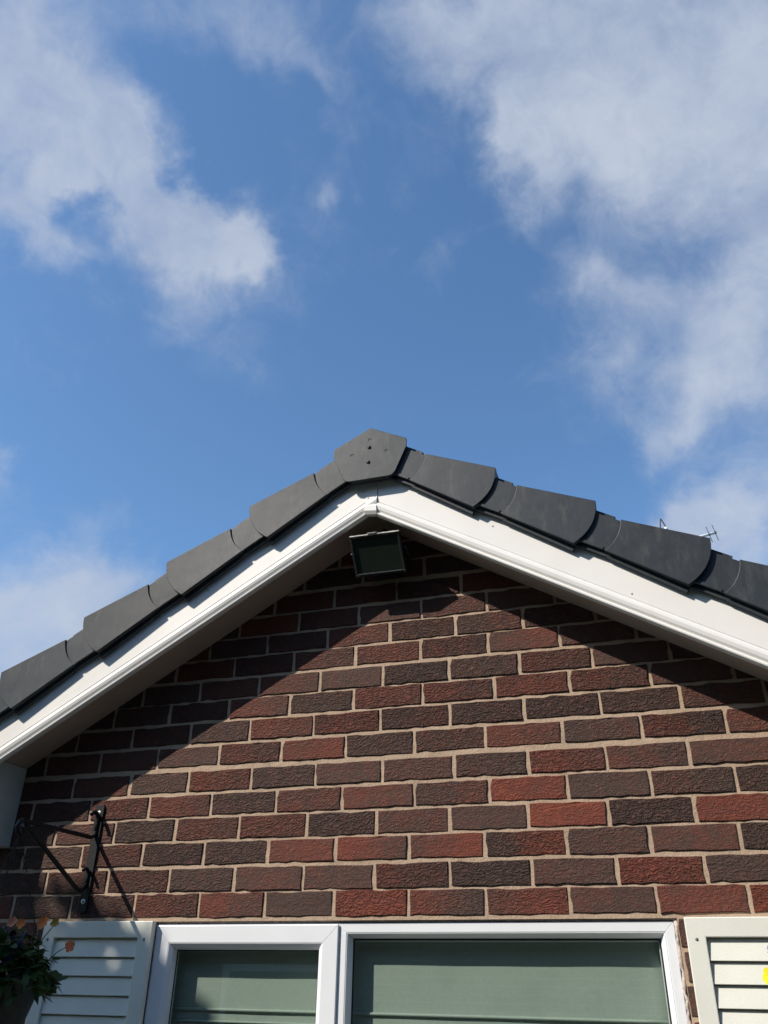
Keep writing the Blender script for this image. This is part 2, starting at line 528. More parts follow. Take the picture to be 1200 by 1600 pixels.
M = dict(
    brick=mat_brick(), mortar=mat_mortar(), board=mat_board(), verge=mat_verge(), glass=mat_glass(), fabric=mat_fabric(),
    frame=simple('white_window_upvc', (0.80, 0.82, 0.84), 0.25, 0.03, 6, 0.5, bump=0.0003, bscale=30),
    soffit=simple('soffit_upvc', (0.42, 0.34, 0.285), 0.6, 0.1, 6),  # under-eave shade and warm brick bounce are put into this colour
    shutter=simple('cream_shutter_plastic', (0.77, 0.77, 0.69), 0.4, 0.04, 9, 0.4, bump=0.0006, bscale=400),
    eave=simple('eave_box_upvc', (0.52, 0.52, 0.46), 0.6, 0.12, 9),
    iron=simple('black_painted_iron', (0.009, 0.009, 0.010), 0.55, 0.3, 60, 0.3, bump=0.0006, bscale=150),
    screw=simple('zinc_screw', (0.55, 0.54, 0.52), 0.4, 0.2, 200, 0.5, 0.6),
    dull=simple('weathered_screw', (0.20, 0.20, 0.19), 0.6, 0.3, 300, 0.4, 0.3),
    lampbody=simple('black_cast_housing', (0.014, 0.014, 0.015), 0.5, 0.3, 60, 0.5, bump=0.0008, bscale=120),
    gasket=simple('rubber_black', (0.01, 0.01, 0.01), 0.6, 0.2, 60),
    sealant=simple('rough_pale_sealant', (0.52, 0.45, 0.40), 0.85, 0.3, 60, 0.3, bump=0.004, bscale=90),
    tile=simple('grey_roof_tile', (0.055, 0.057, 0.06), 0.75, 0.2, 12, 0.3),
    leaf=mat_leaf('pansy_leaf', (0.030, 0.065, 0.018), (0.055, 0.11, 0.03)),
    treeleaf=mat_leaf('tree_leaf', (0.03, 0.07, 0.015), (0.07, 0.13, 0.03)),
    hedgeleaf=mat_leaf('hedge_leaf', (0.02, 0.05, 0.012), (0.04, 0.085, 0.02)),
    bark=simple('bark', (0.09, 0.065, 0.045), 0.9, 0.3, 25, 0.2, bump=0.01, bscale=30),
    pot=simple('black_basket_liner', (0.016, 0.017, 0.018), 0.6, 0.3, 40, 0.4, bump=0.002, bscale=120),
    soil=simple('compost', (0.03, 0.02, 0.015), 0.95, 0.3, 60, 0.2),
    orange=simple('orange_petal', (0.62, 0.17, 0.03), 0.6, 0.2, 60, 0.3),
    peach=simple('salmon_petal', (0.55, 0.18, 0.09), 0.6, 0.2, 60, 0.3),
    ochre=simple('ochre_petal', (0.35, 0.22, 0.03), 0.6, 0.2, 60, 0.3),
    yellow=simple('yellow_petal', (0.75, 0.58, 0.02), 0.6, 0.12, 60, 0.3),
    purple=simple('violet_petal', (0.022, 0.012, 0.070), 0.6, 0.25, 60, 0.3),
    lilac=simple('lilac_petal', (0.20, 0.16, 0.42), 0.6, 0.2, 60, 0.3),
    aerial=simple('aerial_white', (0.82, 0.82, 0.83), 0.4, 0.04, 40, 0.5, 0.0),
    aerialdark=simple('aerial_dark', (0.02, 0.02, 0.03), 0.5, 0.2, 40),
    wallflat=mat_brickwall_flat(), paving=mat_paving(),
    grass=simple('grass', (0.05, 0.09, 0.025), 0.9, 0.35, 2.5, 0.2),
    plaster=simple('room_plaster', (0.10, 0.10, 0.095), 0.9, 0.1, 5),
)

# ------------------------------------------------------------------ ground
g = MB().add([(-600, -600, -0.008), (600, -600, -0.008), (600, 600, -0.008), (-600, 600, -0.008)], [(0, 1, 2, 3)]).build('ground', M['grass'])
tag(g, kind='structure')
g = MB().box(-4.0, 5.0, -4.5, 0.0, -0.12, 0.0).build('patio', M['paving'])
tag(g, kind='structure')

# ------------------------------------------------------------------ the house
AX = 0.108                     # x of the ridge
PITCH = math.radians(30.3)
TP = math.tan(PITCH); CP = math.cos(PITCH); SP = math.sin(PITCH)
ZA = Z0 + 1.200                # apex of the bargeboards' lower edge
WL_, WR_ = AX - 1.48, AX + 1.48
DEPTH = 5.0
OX0, OX1 = -0.6095, 0.912       # window opening
OZ1 = Z0 - 0.0405
OZ0 = Z0 - 1.20

house = empty('brick_house', (AX, 0, 0), 'dark red brick gable with white bargeboards and slate grey capped roof edges', 'house')

def hpart(o):
    """parent to the house keeping world placement"""
    o.parent = house
    o.matrix_parent_inverse = Matrix.Translation((-AX, 0, 0))
    return o

def gable_z(x, t):
    """height of the line t above the bargeboard's lower edge (measured square to the slope)"""
    return ZA + t / CP - abs(x - AX) * TP

# mortar body with the window opening
FACE = 0.0020                  # joints recessed behind brick faces (brick face at y=0)
wallm = MB()
for (x0, x1) in ((WL_, OX0), (OX1, WR_)):
    wallm.box(x0, x1, FACE, 0.11, 0.0, Z0 - 0.041)
wallm.box(OX0, OX1, FACE, 0.11, 0.0, OZ0)
top = [(WL_, Z0 - 0.041), (WR_, Z0 - 0.041), (WR_, gable_z(WR_, 0.10)), (AX, gable_z(AX, 0.10)), (WL_, gable_z(WL_, 0.10))]
wallm.prism(top, FACE, 0.11)
wall = hpart(wallm.build('gable_wall', M['mortar']))

# brick outlines: a handful of meshes with chipped, wavering arrises
def brick_mesh(k):
    rr = random.Random(100 + k)
    hx, hz = 0.1075, 0.0325
    per = []
    nx, nz = 8, 3
    def j(a=0.0013): return rr.gauss(0, a)
    for i in range(nx): per.append((-hx + 2 * hx * i / nx + (j() if i else 0), -hz + j()))
    for i in range(nz): per.append((hx + j(), -hz + 2 * hz * i / nz))
    for i in range(nx): per.append((hx - 2 * hx * i / nx, hz + j()))
    for i in range(nz): per.append((-hx + j(), hz - 2 * hz * i / nz))
    n = len(per)
    b = MB()
    rings = []
    for (sh, y) in ((0.0022, -0.0003), (0.0005, 0.0010), (0.0, 0.012)):
        rings.append([(p[0] - math.copysign(min(sh, abs(p[0])), p[0]), y + (rr.gauss(0, 0.0005) if y < 0.001 else 0), p[1] - math.copysign(min(sh, abs(p[1])), p[1])) for p in per])
    v = [q for rg in rings for q in rg]
    f = []
    for r in range(2):
        for i in range(n):
            i2 = (i + 1) % n
            f.append((r * n + i, r * n + i2, (r + 1) * n + i2, (r + 1) * n + i))
    f.append(tuple(range(n)))
    b.add(v, f)
    return b.mesh('brick', M['brick'])
BM = [brick_mesh(k) for k in range(10)]

# joints read along each course (metres); tones of the bricks between them
JOINTS = {
 0: (-5, [-1.146, -0.923, -0.692, -0.466, -0.247, -0.028, 0.197, 0.419, 0.647, 0.87, 1.093]),
 1: (-4.5, [-1.035, -0.804, -0.581, -0.356, -0.130, 0.094, 0.319, 0.55, 0.778, 1.001]),
 2: (-4, [-0.919, -0.691, -0.470, -0.251, -0.030, 0.198, 0.423, 0.651, 0.873, 1.099]),
 3: (-4.5, [-1.037, -0.807, -0.583, -0.356, -0.127, 0.097, 0.322, 0.549, 0.772, 0.999]),
 4: (-5, [-1.151, -0.917, -0.692, -0.465, -0.237, -0.015, 0.214, 0.442, 0.668, 0.895, 1.116]),
 5: (-4.5, [-1.003, -0.778, -0.558, -0.331, -0.108, 0.113, 0.339, 0.562, 0.784, 1.008]),
 6: (-4, [-0.912, -0.686, -0.456, -0.232, -0.010, 0.215, 0.437, 0.667, 0.892, 1.118]),
 7: (-2.5, [-0.574, -0.351, -0.125, 0.103, 0.330, 0.560, 0.785, 1.011]),
 8: (-2, [-0.439, -0.214, 0.012, 0.243, 0.472, 0.702, 0.936]),
 9: (-2.5, [-0.558, -0.333, -0.110, 0.109, 0.331, 0.554, 0.777, 1.003]),
 10: (-2, [-0.434, -0.210, 0.012, 0.237, 0.461, 0.686, 0.915]),
 11: (-1.5, [-0.315, -0.092, 0.132, 0.355, 0.577]),
 12: (-1, [-0.202, 0.021, 0.241, 0.462, 0.682]),
 13: (-0.5, [-0.072, 0.153, 0.378]),
}
DZ = {0: .0027, 1: -.0011, 2: .0003, 3: -.0023, 4: -.0039, 5: -.0033, 6: .0031, 7: .0046, 8: .0044, 9: .0004, 10: .0015, 11: -.0016, 12: -.004, 13: -.005}
TONES = {
 0: [.3, 1, (2, 1.2), (2, 1.2), (.2, .2), (3, 3), (2.2, .2), (1.4, 2.2), (1, .4), (2, 2), 3.4],
 1: [1.2, 1.2, (.3, .3), (1, .9), (.9, .5), (1.6, 1), (.1, .1), (.8, .5), (2.6, 2.2), .1],
 2: [1.5, .7, (.5, .4), (2, 2), (2.8, 1), (1.4, 2.7), (.4, 2.8), (.6, .7), (.8, 1.3), .2],
 3: [1, .2, (1.7, 1.2), (1.9, 1.4), (.4, .6), (1, .9), (.5, .5), (3.1, 2.8), (.2, .6), (2.4, 2.4)],
 4: [1, (2, 1.5), (1.9, 1.4), (.5, .3), (1.4, 1.2), (1.6, 1.2), (.4, 1.5), (3.1, 2.4), (.2, .3), (1.1, .3), .4],
 5: [1.5, (.4, .5), (2.1, 1.6), (.4, .4), .8, .9, (.7, .3), (2.3, 1.6), (1.4, .5), (.7, 1)],
 6: [1.3, (.8, .5), (1.6, 1.2), (1.7, 2.2), .5, 1.0, (2, 1.5), (.3, .8), (1.8, .6), 1.4],
 7: [.5, (1.9, 1.4), (2, 1.9), (.7, 1.4), (.4, .9), (.4, .7), .6, 1.2],
 8: [(1.9, 1.3), .5, (2, 1.7), (1.9, 1.2), (2.1, 1.9), (1.7, 1), .8],
 9: [1.4, (1.3, 1), .6, .4, .6, (1.6, 1.2), .8],
 10: [1.2, (1.3, 1), 1.7, (1.6, .8), (.8, 1.7), 1],
 11: [1, (1.8, 1.5), (1, .9), (.6, 1.1), 1],
 12: [1.3, .8, (1, .8), 1],
}
# bricks that are nearly smooth rather than crinkled
SMOOTH = {(0, 3), (0, 4), (1, 3), (1, 4), (2, 3), (2, 4), (2, 5), (3, 6), (3, 7), (4, 5), (0, 8), (0, 9), (2, 8), (5, 9), (4, 8)}

NB = 0
lowbricks = []
def put_brick(xa, xb, zc, tone, crinkle, h=0.065):
    """a brick between x=xa and x=xb"""
    global NB
    w = xb - xa
    if w < 0.012: return
    me = BM[R.randrange(len(BM))]
    o = bpy.data.objects.new('brick', me)
    C.objects.link(o)
    o.location = ((xa + xb) / 2, R.uniform(-0.0020, -0.0002), zc)
    o.rotation_euler = (R.gauss(0, 0.006), R.gauss(0, 0.0035), max(-.006, min(.006, R.gauss(0, 0.003))))
    o.scale = (w / 0.215, 1, h / 0.065)
    a, b = tone if isinstance(tone, tuple) else (tone, tone)
    o['tone_a'] = float(a); o['tone_b'] = float(b); o['crinkle'] = float(crinkle)
    o.parent = wall
    o.matrix_parent_inverse = WINV
    NB += 1
WINV = Matrix.Translation((0, 0, 0))

def clip_course(c, zc, segs):
    pass

JW = 0.0105
for c in range(0, 18):
    zc = Z0 + c * 0.075 + DZ.get(c, 0.0)
    hw = (gable_z(AX, 0.085) - (zc - 0.03)) / TP
    xl = max(WL_, AX - hw); xr = min(WR_, AX + hw)
    if xr - xl < 0.03: break
    if c in JOINTS:
        n0, js = JOINTS[c]; js = list(js)
    else:
        js = [(-0.06 if c % 2 else 0.03)]
    nmeas = len(js)
    first = js[0]
    pre = 0
    while js[0] > xl: js.insert(0, js[0] - 0.225 + R.uniform(-.004, .004)); pre += 1
    while js[-1] < xr: js.append(js[-1] + 0.225 + R.uniform(-.004, .004))
    tl = TONES.get(c, [])
    for i in range(len(js) - 1):
        k = i - pre
        tone = tl[k] if 0 <= k < len(tl) else R.choice([.4, .8, 1.1, 1.4, 1.8, 2.2])
        cr = R.choice([R.uniform(0.35, 0.6), R.uniform(0.6, 0.9), R.uniform(0.85, 1.2), R.uniform(0.85, 1.2)])
        if (c, k) in SMOOTH: cr = R.uniform(0.28, 0.45)
        elif c not in TONES: cr = R.uniform(.4, 1.1)
        a = max(js[i] + JW / 2 * R.uniform(.8, 1.25), xl); b = min(js[i + 1] - JW / 2 * R.uniform(.8, 1.25), xr)
        put_brick(a, b, zc + R.gauss(0, .0006), tone, cr, 0.065 + R.gauss(0, .0008))
# courses beside the window; those below eye level are one joined part
low = MB()
for c in range(-1, -29, -1):
    zc = Z0 + c * 0.075
    if zc < 0.03: break
    below = zc < OZ0
    spans = [(WL_, WR_)] if below else [(WL_, OX0 - 0.002), (OX1 + 0.002, WR_)]
    for (xa, xb) in spans:
        j0 = xa - (0.11 if c % 2 else 0.0)
        while j0 < xb:
            a = max(j0 + JW / 2, xa); b = min(j0 + 0.225 - JW / 2, xb)
            if b - a > 0.015:
                if c >= -6:
                    put_brick(a, b, zc, R.choice([.6, 1.1, 1.5, 1.9]), R.uniform(.3, .8))
                else:
                    low.box(a, b, 0.0, 0.010, zc - .0325, zc + .0325)
            j0 += 0.225
lowo = low.build('brick_courses', M['brick'])
lowo['kind'] = 'stuff'; lowo['tone_a'] = 1.2; lowo['tone_b'] = 1.0; lowo['crinkle'] = 0.6
lowo.parent = wall; lowo.matrix_parent_inverse = WINV

# other walls, ceiling (closed shell)
zE = gable_z(WL_, 0.10) - 0.02
hpart(MB().box(WL_, WL_ + 0.1, 0.1105, DEPTH, 0, zE).build('side_wall', M['wallflat']))
hpart(MB().box(WR_ - 0.1, WR_, 0.1105, DEPTH, 0, zE).build('side_wall', M['wallflat']))
hpart(MB().prism([(WL_, 0.0), (WR_, 0.0), (WR_, zE), (AX, gable_z(AX, .10)), (WL_, zE)], DEPTH + 0.001, DEPTH + 0.1).build('rear_wall', M['wallflat']))
hpart(MB().box(WL_ + .101, WR_ - .101, 0.112, DEPTH - .001, 2.50, 2.53).build('room_ceiling', M['plaster']))
hpart(MB().box(WL_ + .101, WR_ - .101, 0.112, DEPTH - .001, 0.004, 0.03).build('room_floor', M['plaster']))

# --- roof slope frames: X runs down the slope, Z square to it, origin at the bargeboard apex
def slope_rot(side):
    return (0, PITCH * side, 0)
def slope_obj(name, mb, mat, side, parent, bevel=0.0, seg=2, s=0.0):
    o = mb.build(name, mat, None, bevel, seg)
    o.rotation_euler = slope_rot(side)
    o.location = (AX + side * s * CP, 0, ZA - s * SP)
    o.parent = parent
    o.matrix_parent_inverse = Matrix.Translation((-AX, 0, 0)) if parent is house else Matrix.Identity(4)
    return o

SE = 1.66                       # length of the slope
def sided(mb, side):
    if side < 0:
        mb.v = [(-x, y, z) for (x, y, z) in mb.v]
    return mb

# tiled roof covering: slightly tilted courses of tiles, one joined sheet
roof = empty('roof'); roof.parent = house; roof.matrix_parent_inverse = Matrix.Translation((-AX, 0, 0))
for side in (1, -1):
    mb = MB()
    ends = [0.345 + 0.3535 * k for k in range(5)]
    for k, e in enumerate(ends):
        e = min(e, SE + 0.02)
        s0 = max(e - 0.43, 0.02 + 0.14)
        yy = -0.150
        while yy < DEPTH + 0.1:
            y1 = min(yy + 0.329, DEPTH + 0.14)
            mb.add([(s0, yy, .215), (e, yy, .233), (e, y1, .233), (s0, y1, .215), (s0, yy, .235), (e, yy, .2475), (e, y1, .2475), (s0, y1, .235)],
                   [(0, 3, 2, 1), (4, 5, 6, 7), (0, 1, 5, 4), (2, 3, 7, 6), (1, 2, 6, 5), (0, 4, 7, 3)])
            yy += 0.330
    o = slope_obj('tile_covering', sided(mb, side), M['tile'], side, roof)
    o['kind'] = 'stuff'
    mb = MB().box(0.13, SE - 0.02, -0.140, DEPTH + 0.1, 0.17, 0.20)
    slope_obj('roof_deck', sided(mb, side), M['soffit'], side, roof)

# ridge tiles
rt = MB()
yy = -0.14
ridge = []
while yy < DEPTH:
    poly = [(AX - .135, ZA + .175), (AX - .125, ZA + .238), (AX, ZA + .308), (AX + .125, ZA + .238), (AX + .135, ZA + .175), (AX + .115, ZA + .178), (AX + .11, ZA + .225), (AX, ZA + .288), (AX - .11, ZA + .225), (AX - .115, ZA + .178)]
    o = MB().prism(poly, yy, yy + 0.447).build('ridge_tile', M['tile'])
    o.parent = roof
    yy += 0.45

# verge caps: tapered dry-verge units
def verge_unit(side, neck=True, cut=None):
    mb = MB()
    NV = 10
    L = 0.257
    def pt(u, v, y=None):
        tl = 0.147 + (0.1335 - 0.147) * u
        th = 0.2600 + (0.2920 - 0.2600) * u
        t = tl + (th - tl) * v
        bul = (1 - (2 * v - 1) ** 2)
        s = -L + L * u + bul * (0.013 + 0.010 * u)
        yy = -0.1920 - 0.0055 * u
        return (s, yy if y is None else y, t)
    NU = 5
    v = []; f = []
    for iu in range(NU + 1):
        for iv in range(NV + 1):
            v.append(pt(iu / NU, iv / NV))
    nb = len(v)
    for iu in range(NU + 1):
        for iv in range(NV + 1):
            v.append(pt(iu / NU, iv / NV, -0.1775))
    W = NV + 1
    def idx(a, b, k=0): return k * nb + a * W + b
    for a in range(NU):
        for b in range(NV):
            f.append((idx(a, b), idx(a + 1, b), idx(a + 1, b + 1), idx(a, b + 1)))
            f.append((idx(a, b, 1), idx(a, b + 1, 1), idx(a + 1, b + 1, 1), idx(a + 1, b, 1)))
    for a in range(NU):
        f.append((idx(a, 0), idx(a, 0, 1), idx(a + 1, 0, 1), idx(a + 1, 0)))
        f.append((idx(a, NV), idx(a + 1, NV), idx(a + 1, NV, 1), idx(a, NV, 1)))
    for b in range(NV):
        f.append((idx(0, b), idx(0, b + 1), idx(0, b + 1, 1), idx(0, b, 1)))
        f.append((idx(NU, b), idx(NU, b, 1), idx(NU, b + 1, 1), idx(NU, b + 1)))
    mb.add(v, f)
    # skirt set back behind the face, hanging a little lower
    mb.add([(-L + .012, -.1765, .133), (0.002, -.1765, .1165), (0.002, -.1765, .24), (-L + .012, -.1765, .22), (-L + .012, -.163, .133), (0.002, -.163, .1165), (0.002, -.163, .24), (-L + .012, -.163, .22)],
           [(0, 1, 2, 3), (4, 7, 6, 5), (0, 4, 5, 1), (3, 2, 6, 7), (1, 5, 6, 2), (0, 3, 7, 4)])
    # top return over the tile edge
    mb.add([(-L, -.1770, .249), (0, -.1770, .278), (0, -.1770, .2910), (-L, -.1770, .2590), (-L, -.07, .249), (0, -.07, .278), (0, -.07, .2910), (-L, -.07, .259)],
           [(0, 1, 2, 3), (4, 7, 6, 5), (0, 4, 5, 1), (3, 2, 6, 7), (1, 5, 6, 2), (0, 3, 7, 4)])
    # neck that slips under the unit above
    if neck:
        n0, n1 = -L - 0.135, -L + 0.030
        mb.box(n0, n1, -0.1868, -0.1782, 0.1495, 0.2575)
        mb.box(n0, n1, -0.1770, -0.163, 0.1360, 0.2300)
        # drip rib along the foot of the neck
        mb.box(n0 + 0.02, n1 - 0.038, -0.1895, -0.1867, 0.1490, 0.1590)
        # raised tongue of the tile clip behind the neck
        mb.box(-L - 0.105, -L - 0.022, -0.1735, -0.09, 0.2575, 0.2715)
    return sided(mb, side)

for side in (1, -1):
    me = verge_unit(side).mesh('verge_cap', M['verge'])
    for k in range(5):
        se = (0.340 + 0.3515 * k) if side > 0 else (0.345 + 0.3535 * k)
        o = link_mesh('verge_cap', me)
        o.rotation_euler = (R.gauss(0, .003), PITCH * side + R.gauss(0, .0035), R.gauss(0, .006))
        o.location = (AX + side * se * CP, R.uniform(-.001, .001), ZA - se * SP + R.gauss(0, .001))
        o.parent = roof
        m = o.modifiers.new('bevel', 'BEVEL'); m.width = 0.0022; m.segments = 2; m.limit_method = 'ANGLE'; m.angle_limit = math.radians(40)

# ridge end cap
capx = 0.1125
half = [(0.0, 1.526), (0.1325, 1.458), (0.1360, 1.449), (0.1345, 1.421), (0.0945, 1.325), (0.084, 1.314), (0.070, 1.311)]
poly = [(capx + a, Z0 + b) for a, b in half] + [(capx - a, Z0 + b) for a, b in reversed(half[1:])]
cap = MB().prism(poly, -0.2025, -0.1985).build('ridge_end_cap', M['verge'], roof, 0.0035, 3)
inner = [(capx + (a) * 0.93, Z0 + 1.41 + (b - 1.41) * 0.93) for a, b in half] + [(capx - a * 0.93, Z0 + 1.41 + (b - 1.41) * 0.93) for a, b in reversed(half[1:])]
MB().prism(inner, -0.1980, -0.164).build('cap_body', M['verge'], roof, 0.002, 2)
for (dx, dz) in ((-.0015, 1.442), (-.0035, 1.380)):
    MB().lathe([(0.0001, 0.0045), (0.004, 0.004), (0.0062, 0.0022), (0.007, 0.0)], 14).build('screw', M['gasket'], cap)
    s = cap.children[-1]; s.rotation_euler = (math.pi / 2, 0, 0); s.location = (capx + dx, -0.2027, Z0 + dz)
for (dx, dz) in ((0, 1.475), (.061, 1.417), (-.066, 1.420)):
    mb = MB().tube([(0.0055 * math.cos(a), 0, 0.0042 * math.sin(a)) for a in [i * math.pi * 1.3 / 8 for i in range(9)]], 0.0011, 5)
    o = mb.build('moulded_mark', M['gasket'], cap); o.location = (capx + dx, -0.2027, Z0 + dz)

# bargeboards, with the moulded lower trim
def board_profile():
    # (t, y) front outline from the foot upwards
    return [(0.0, -0.146), (0.0, -0.1575), (0.0035, -0.1635), (0.0085, -0.1645), (0.0105, -0.1600), (0.0135, -0.1600), (0.020, -0.1655), (0.030, -0.1680), (0.0385, -0.1660), (0.0440, -0.1612),
            (0.0450, -0.1590), (0.0468, -0.1590), (0.0475, -0.1608), (0.200, -0.1608), (0.200, -0.146)]
def barge(side, s_lo):
    pr = board_profile()
    n = len(pr)
    mb = MB()
    v = []
    for (t, y) in pr:
        v.append((-t * TP + s_lo, y, t))      # plumb cut at the ridge
    for (t, y) in pr:
        v.append((SE, y, t))
    f = [tuple(range(n)), tuple(range(2 * n - 1, n - 1, -1))] + [(i, i + n, (i + 1) % n + n, (i + 1) % n) for i in range(n)]
    # keep the slope coordinate positive from the plumb joint: x = s, joint at x*cos+t*sin = const
    mb.add(v, f)
    return sided(mb, side)
bb = []
JX = 0.1315                     # the joint between the two boards
for side in (1, -1):
    ds = (JX - AX) * side / CP
    o = slope_obj('bargeboard', barge(side, ds + 0.0006), M['board'], side, house, 0.0008, 1)
    bb.append(o)
# apex joint trim with its flat foot, two nails
pr = [(0.0895, 1.300), (0.1308, 1.300), (0.1308, 1.1905), (0.0895, 1.1955)]
apx = hpart(MB().prism([(a, Z0 + b) for a, b in pr], -0.1628, -0.1470).build('joint_trim', M['board'], None, 0.0008, 1))
tb = MB()
for (x0, z0, x1, z1) in ((0.0885, 1.1945, 0.1312, 1.1895),):
    tb.add([(x0, -.1700, z0 + Z0 + .011), (x1, -.1700, z1 + Z0 + .011), (x1, -.1635, z1 + Z0 - .0005), (x0, -.1635, z0 + Z0 - .0005),
            (x0, -.1640, z0 + Z0 + .040), (x1, -.1640, z1 + Z0 + .040), (x0, -.1705, z0 + Z0 + .030), (x1, -.1705, z1 + Z0 + .030), (x0, -.1470, z0 + Z0 - .0005), (x1, -.1470, z1 + Z0 - .0005), (x0, -.1470, z0 + Z0 + .040), (x1, -.1470, z1 + Z0 + .040)],
           [(3, 2, 1, 0), (0, 1, 7, 6), (6, 7, 5, 4), (8, 9, 2, 3), (4, 5, 11, 10), (0, 6, 4, 10, 8, 3), (2, 9, 11, 5, 7, 1), (10, 11, 9, 8)])
tb.build('moulding', M['board'], apx)
for (x, z) in ((0.0985, 1.2585), (0.1235, 1.2610)):
    o = MB().lathe([(0.0001, 0.0012), (0.0018, 0.001), (0.0024, 0.0)], 10).build('nail', M['dull'], apx)
    o.rotation_euler = (math.pi / 2, 0, 0); o.location = (x, -0.1629, Z0 + z)
# nail heads and small dents along the boards
for (side, s, t) in ((1, 0.905, 0.060), (1, 0.42, 0.108), (-1, 0.62, 0.11)):
    o = MB().lathe([(0.0001, 0.0012), (0.002, 0.001), (0.0028, 0.0)], 10).build('nail', M['dull'], bb[0 if side > 0 else 1])
    o.rotation_euler = (math.pi / 2, 0, 0); o.location = (side * s, -0.1609, t)

# soffits under the verge and boxed eaves
for side in (1, -1):
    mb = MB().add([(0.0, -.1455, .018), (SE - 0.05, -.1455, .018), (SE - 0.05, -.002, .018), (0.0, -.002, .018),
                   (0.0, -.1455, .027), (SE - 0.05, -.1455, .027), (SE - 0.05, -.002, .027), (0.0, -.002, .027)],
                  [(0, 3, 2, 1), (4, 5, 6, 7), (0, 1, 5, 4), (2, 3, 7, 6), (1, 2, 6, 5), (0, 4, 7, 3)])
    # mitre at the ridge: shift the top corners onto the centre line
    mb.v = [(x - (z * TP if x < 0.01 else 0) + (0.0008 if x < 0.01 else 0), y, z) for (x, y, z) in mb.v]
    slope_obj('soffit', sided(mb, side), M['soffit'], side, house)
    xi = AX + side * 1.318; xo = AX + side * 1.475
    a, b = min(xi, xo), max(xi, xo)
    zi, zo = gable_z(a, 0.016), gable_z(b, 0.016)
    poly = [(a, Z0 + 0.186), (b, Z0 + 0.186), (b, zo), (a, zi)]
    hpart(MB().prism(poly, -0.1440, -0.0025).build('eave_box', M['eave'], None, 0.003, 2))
    # eaves fascia and gutter running back along the side
    xf = AX + side * 1.50
    hpart(MB().box(min(xf, xf + side * .02), max(xf, xf + side * .02), -0.144, DEPTH, Z0 + .30, gable_z(xf, 0.14)).build('fascia', M['board']))

# ------------------------------------------------------------------ window
win = empty('window'); hpart(win)
YF = 0.0075
def ring(mb, x0, x1, z0, z1, w, prof):
    """mitred ring; prof = list of (inset, y) across the member from the outer edge inwards"""
    for (ax, az, bx, bz) in ((x0, z0, x1, z0), (x1, z0, x1, z1), (x1, z1, x0, z1), (x0, z1, x0, z0)):
        d = Vector((bx - ax, 0, bz - az)); L = d.length; d.normalize()
        nrm = Vector((-d.z, 0, d.x))
        v = []
        for (i, y) in prof:
            v.append(Vector((ax, y, az)) + d * (i + 0.0003) + nrm * i)
        for (i, y) in prof:
            v.append(Vector((ax, y, az)) + d * (L - i - 0.0003) + nrm * i)
        n = len(prof)
        f = [tuple(range(n)), tuple(range(2 * n - 1, n - 1, -1))] + [(k, k + n, (k + 1) % n + n, (k + 1) % n) for k in range(n)]
        mb.add(v, f)
    return mb
FX0, FX1, FZ1 = -0.6050, 0.9045, Z0 - 0.0465
FZ0 = OZ0 + 0.03
fr = ring(MB(), FX0, FX1, FZ0, FZ1, .05, [(0, .088), (0, YF + .004), (.0025, YF + .0015), (.0245, YF + .0015), (.0258, YF + .0026), (.0270, YF + .0300), (.046, YF + .0300), (.046, .088)])
fr.build('frame', M['frame'], win, 0.0008, 1)
MB().box(-0.045, 0.0115, YF + .0015, .0875, FZ0 + .0465, FZ1 - .0245).build('mullion', M['frame'], win, 0.0015, 2)
# opening sash on the left, over its frame
SX0, SX1, SZ1, SZ0 = FX0 + .004, -0.0105, FZ1 - .004, FZ0 + .006
ring(MB(), SX0, SX1, SZ0, SZ1, .06, [(0, YF - .001), (0, YF - .0045), (.002, YF - .0065), (.046, YF - .0065), (.050, YF - .0050), (.0600, YF + .004), (.0650, YF + .020), (.0650, YF + .034), (.048, YF + .034), (.048, YF - .001)]).build('sash', M['frame'], win, 0.0006, 1)
MB().box(SX0 + .062, SX1 - .062, YF + .0225, YF + .0265, SZ0 + .062, SZ1 - .062).build('pane', M['glass'], win)
ring(MB(), SX0 + .062, SX1 - .062, SZ0 + .062, SZ1 - .062, .01, [(0, YF + .0215), (.0055, YF + .0205), (.0060, YF + .0222), (0, YF + .0222)]).build('gasket', M['gasket'], win)
# fixed light on the right, with glazing bead
BX0, BX1, BZ1, BZ0 = 0.0122, FX1 - .0262, FZ1 - .0262, FZ0 + .0466
ring(MB(), BX0, BX1, BZ0, BZ1, .02, [(0, YF + .0024), (.0020, YF + .0030), (.013, YF + .022), (.013, YF + .032), (0, YF + .032)]).build('glazing_bead', M['frame'], win, 0.0005, 1)
MB().box(BX0 + .011, BX1 - .011, YF + .0245, YF + .0285, BZ0 + .011, BZ1 - .011).build('pane', M['glass'], win)
ring(MB(), BX0 + .0128, BX1 - .0128, BZ0 + .0128, BZ1 - .0128, .01, [(0, YF + .0235), (.0042, YF + .0225), (.0045, YF + .0243), (0, YF + .0243)]).build('gasket', M['gasket'], win)
MB().box(FX0 - .02, FX1 + .02, -0.045, .088, FZ0 - .032, FZ0 - .001).build('sill', M['frame'], win, 0.003, 2)
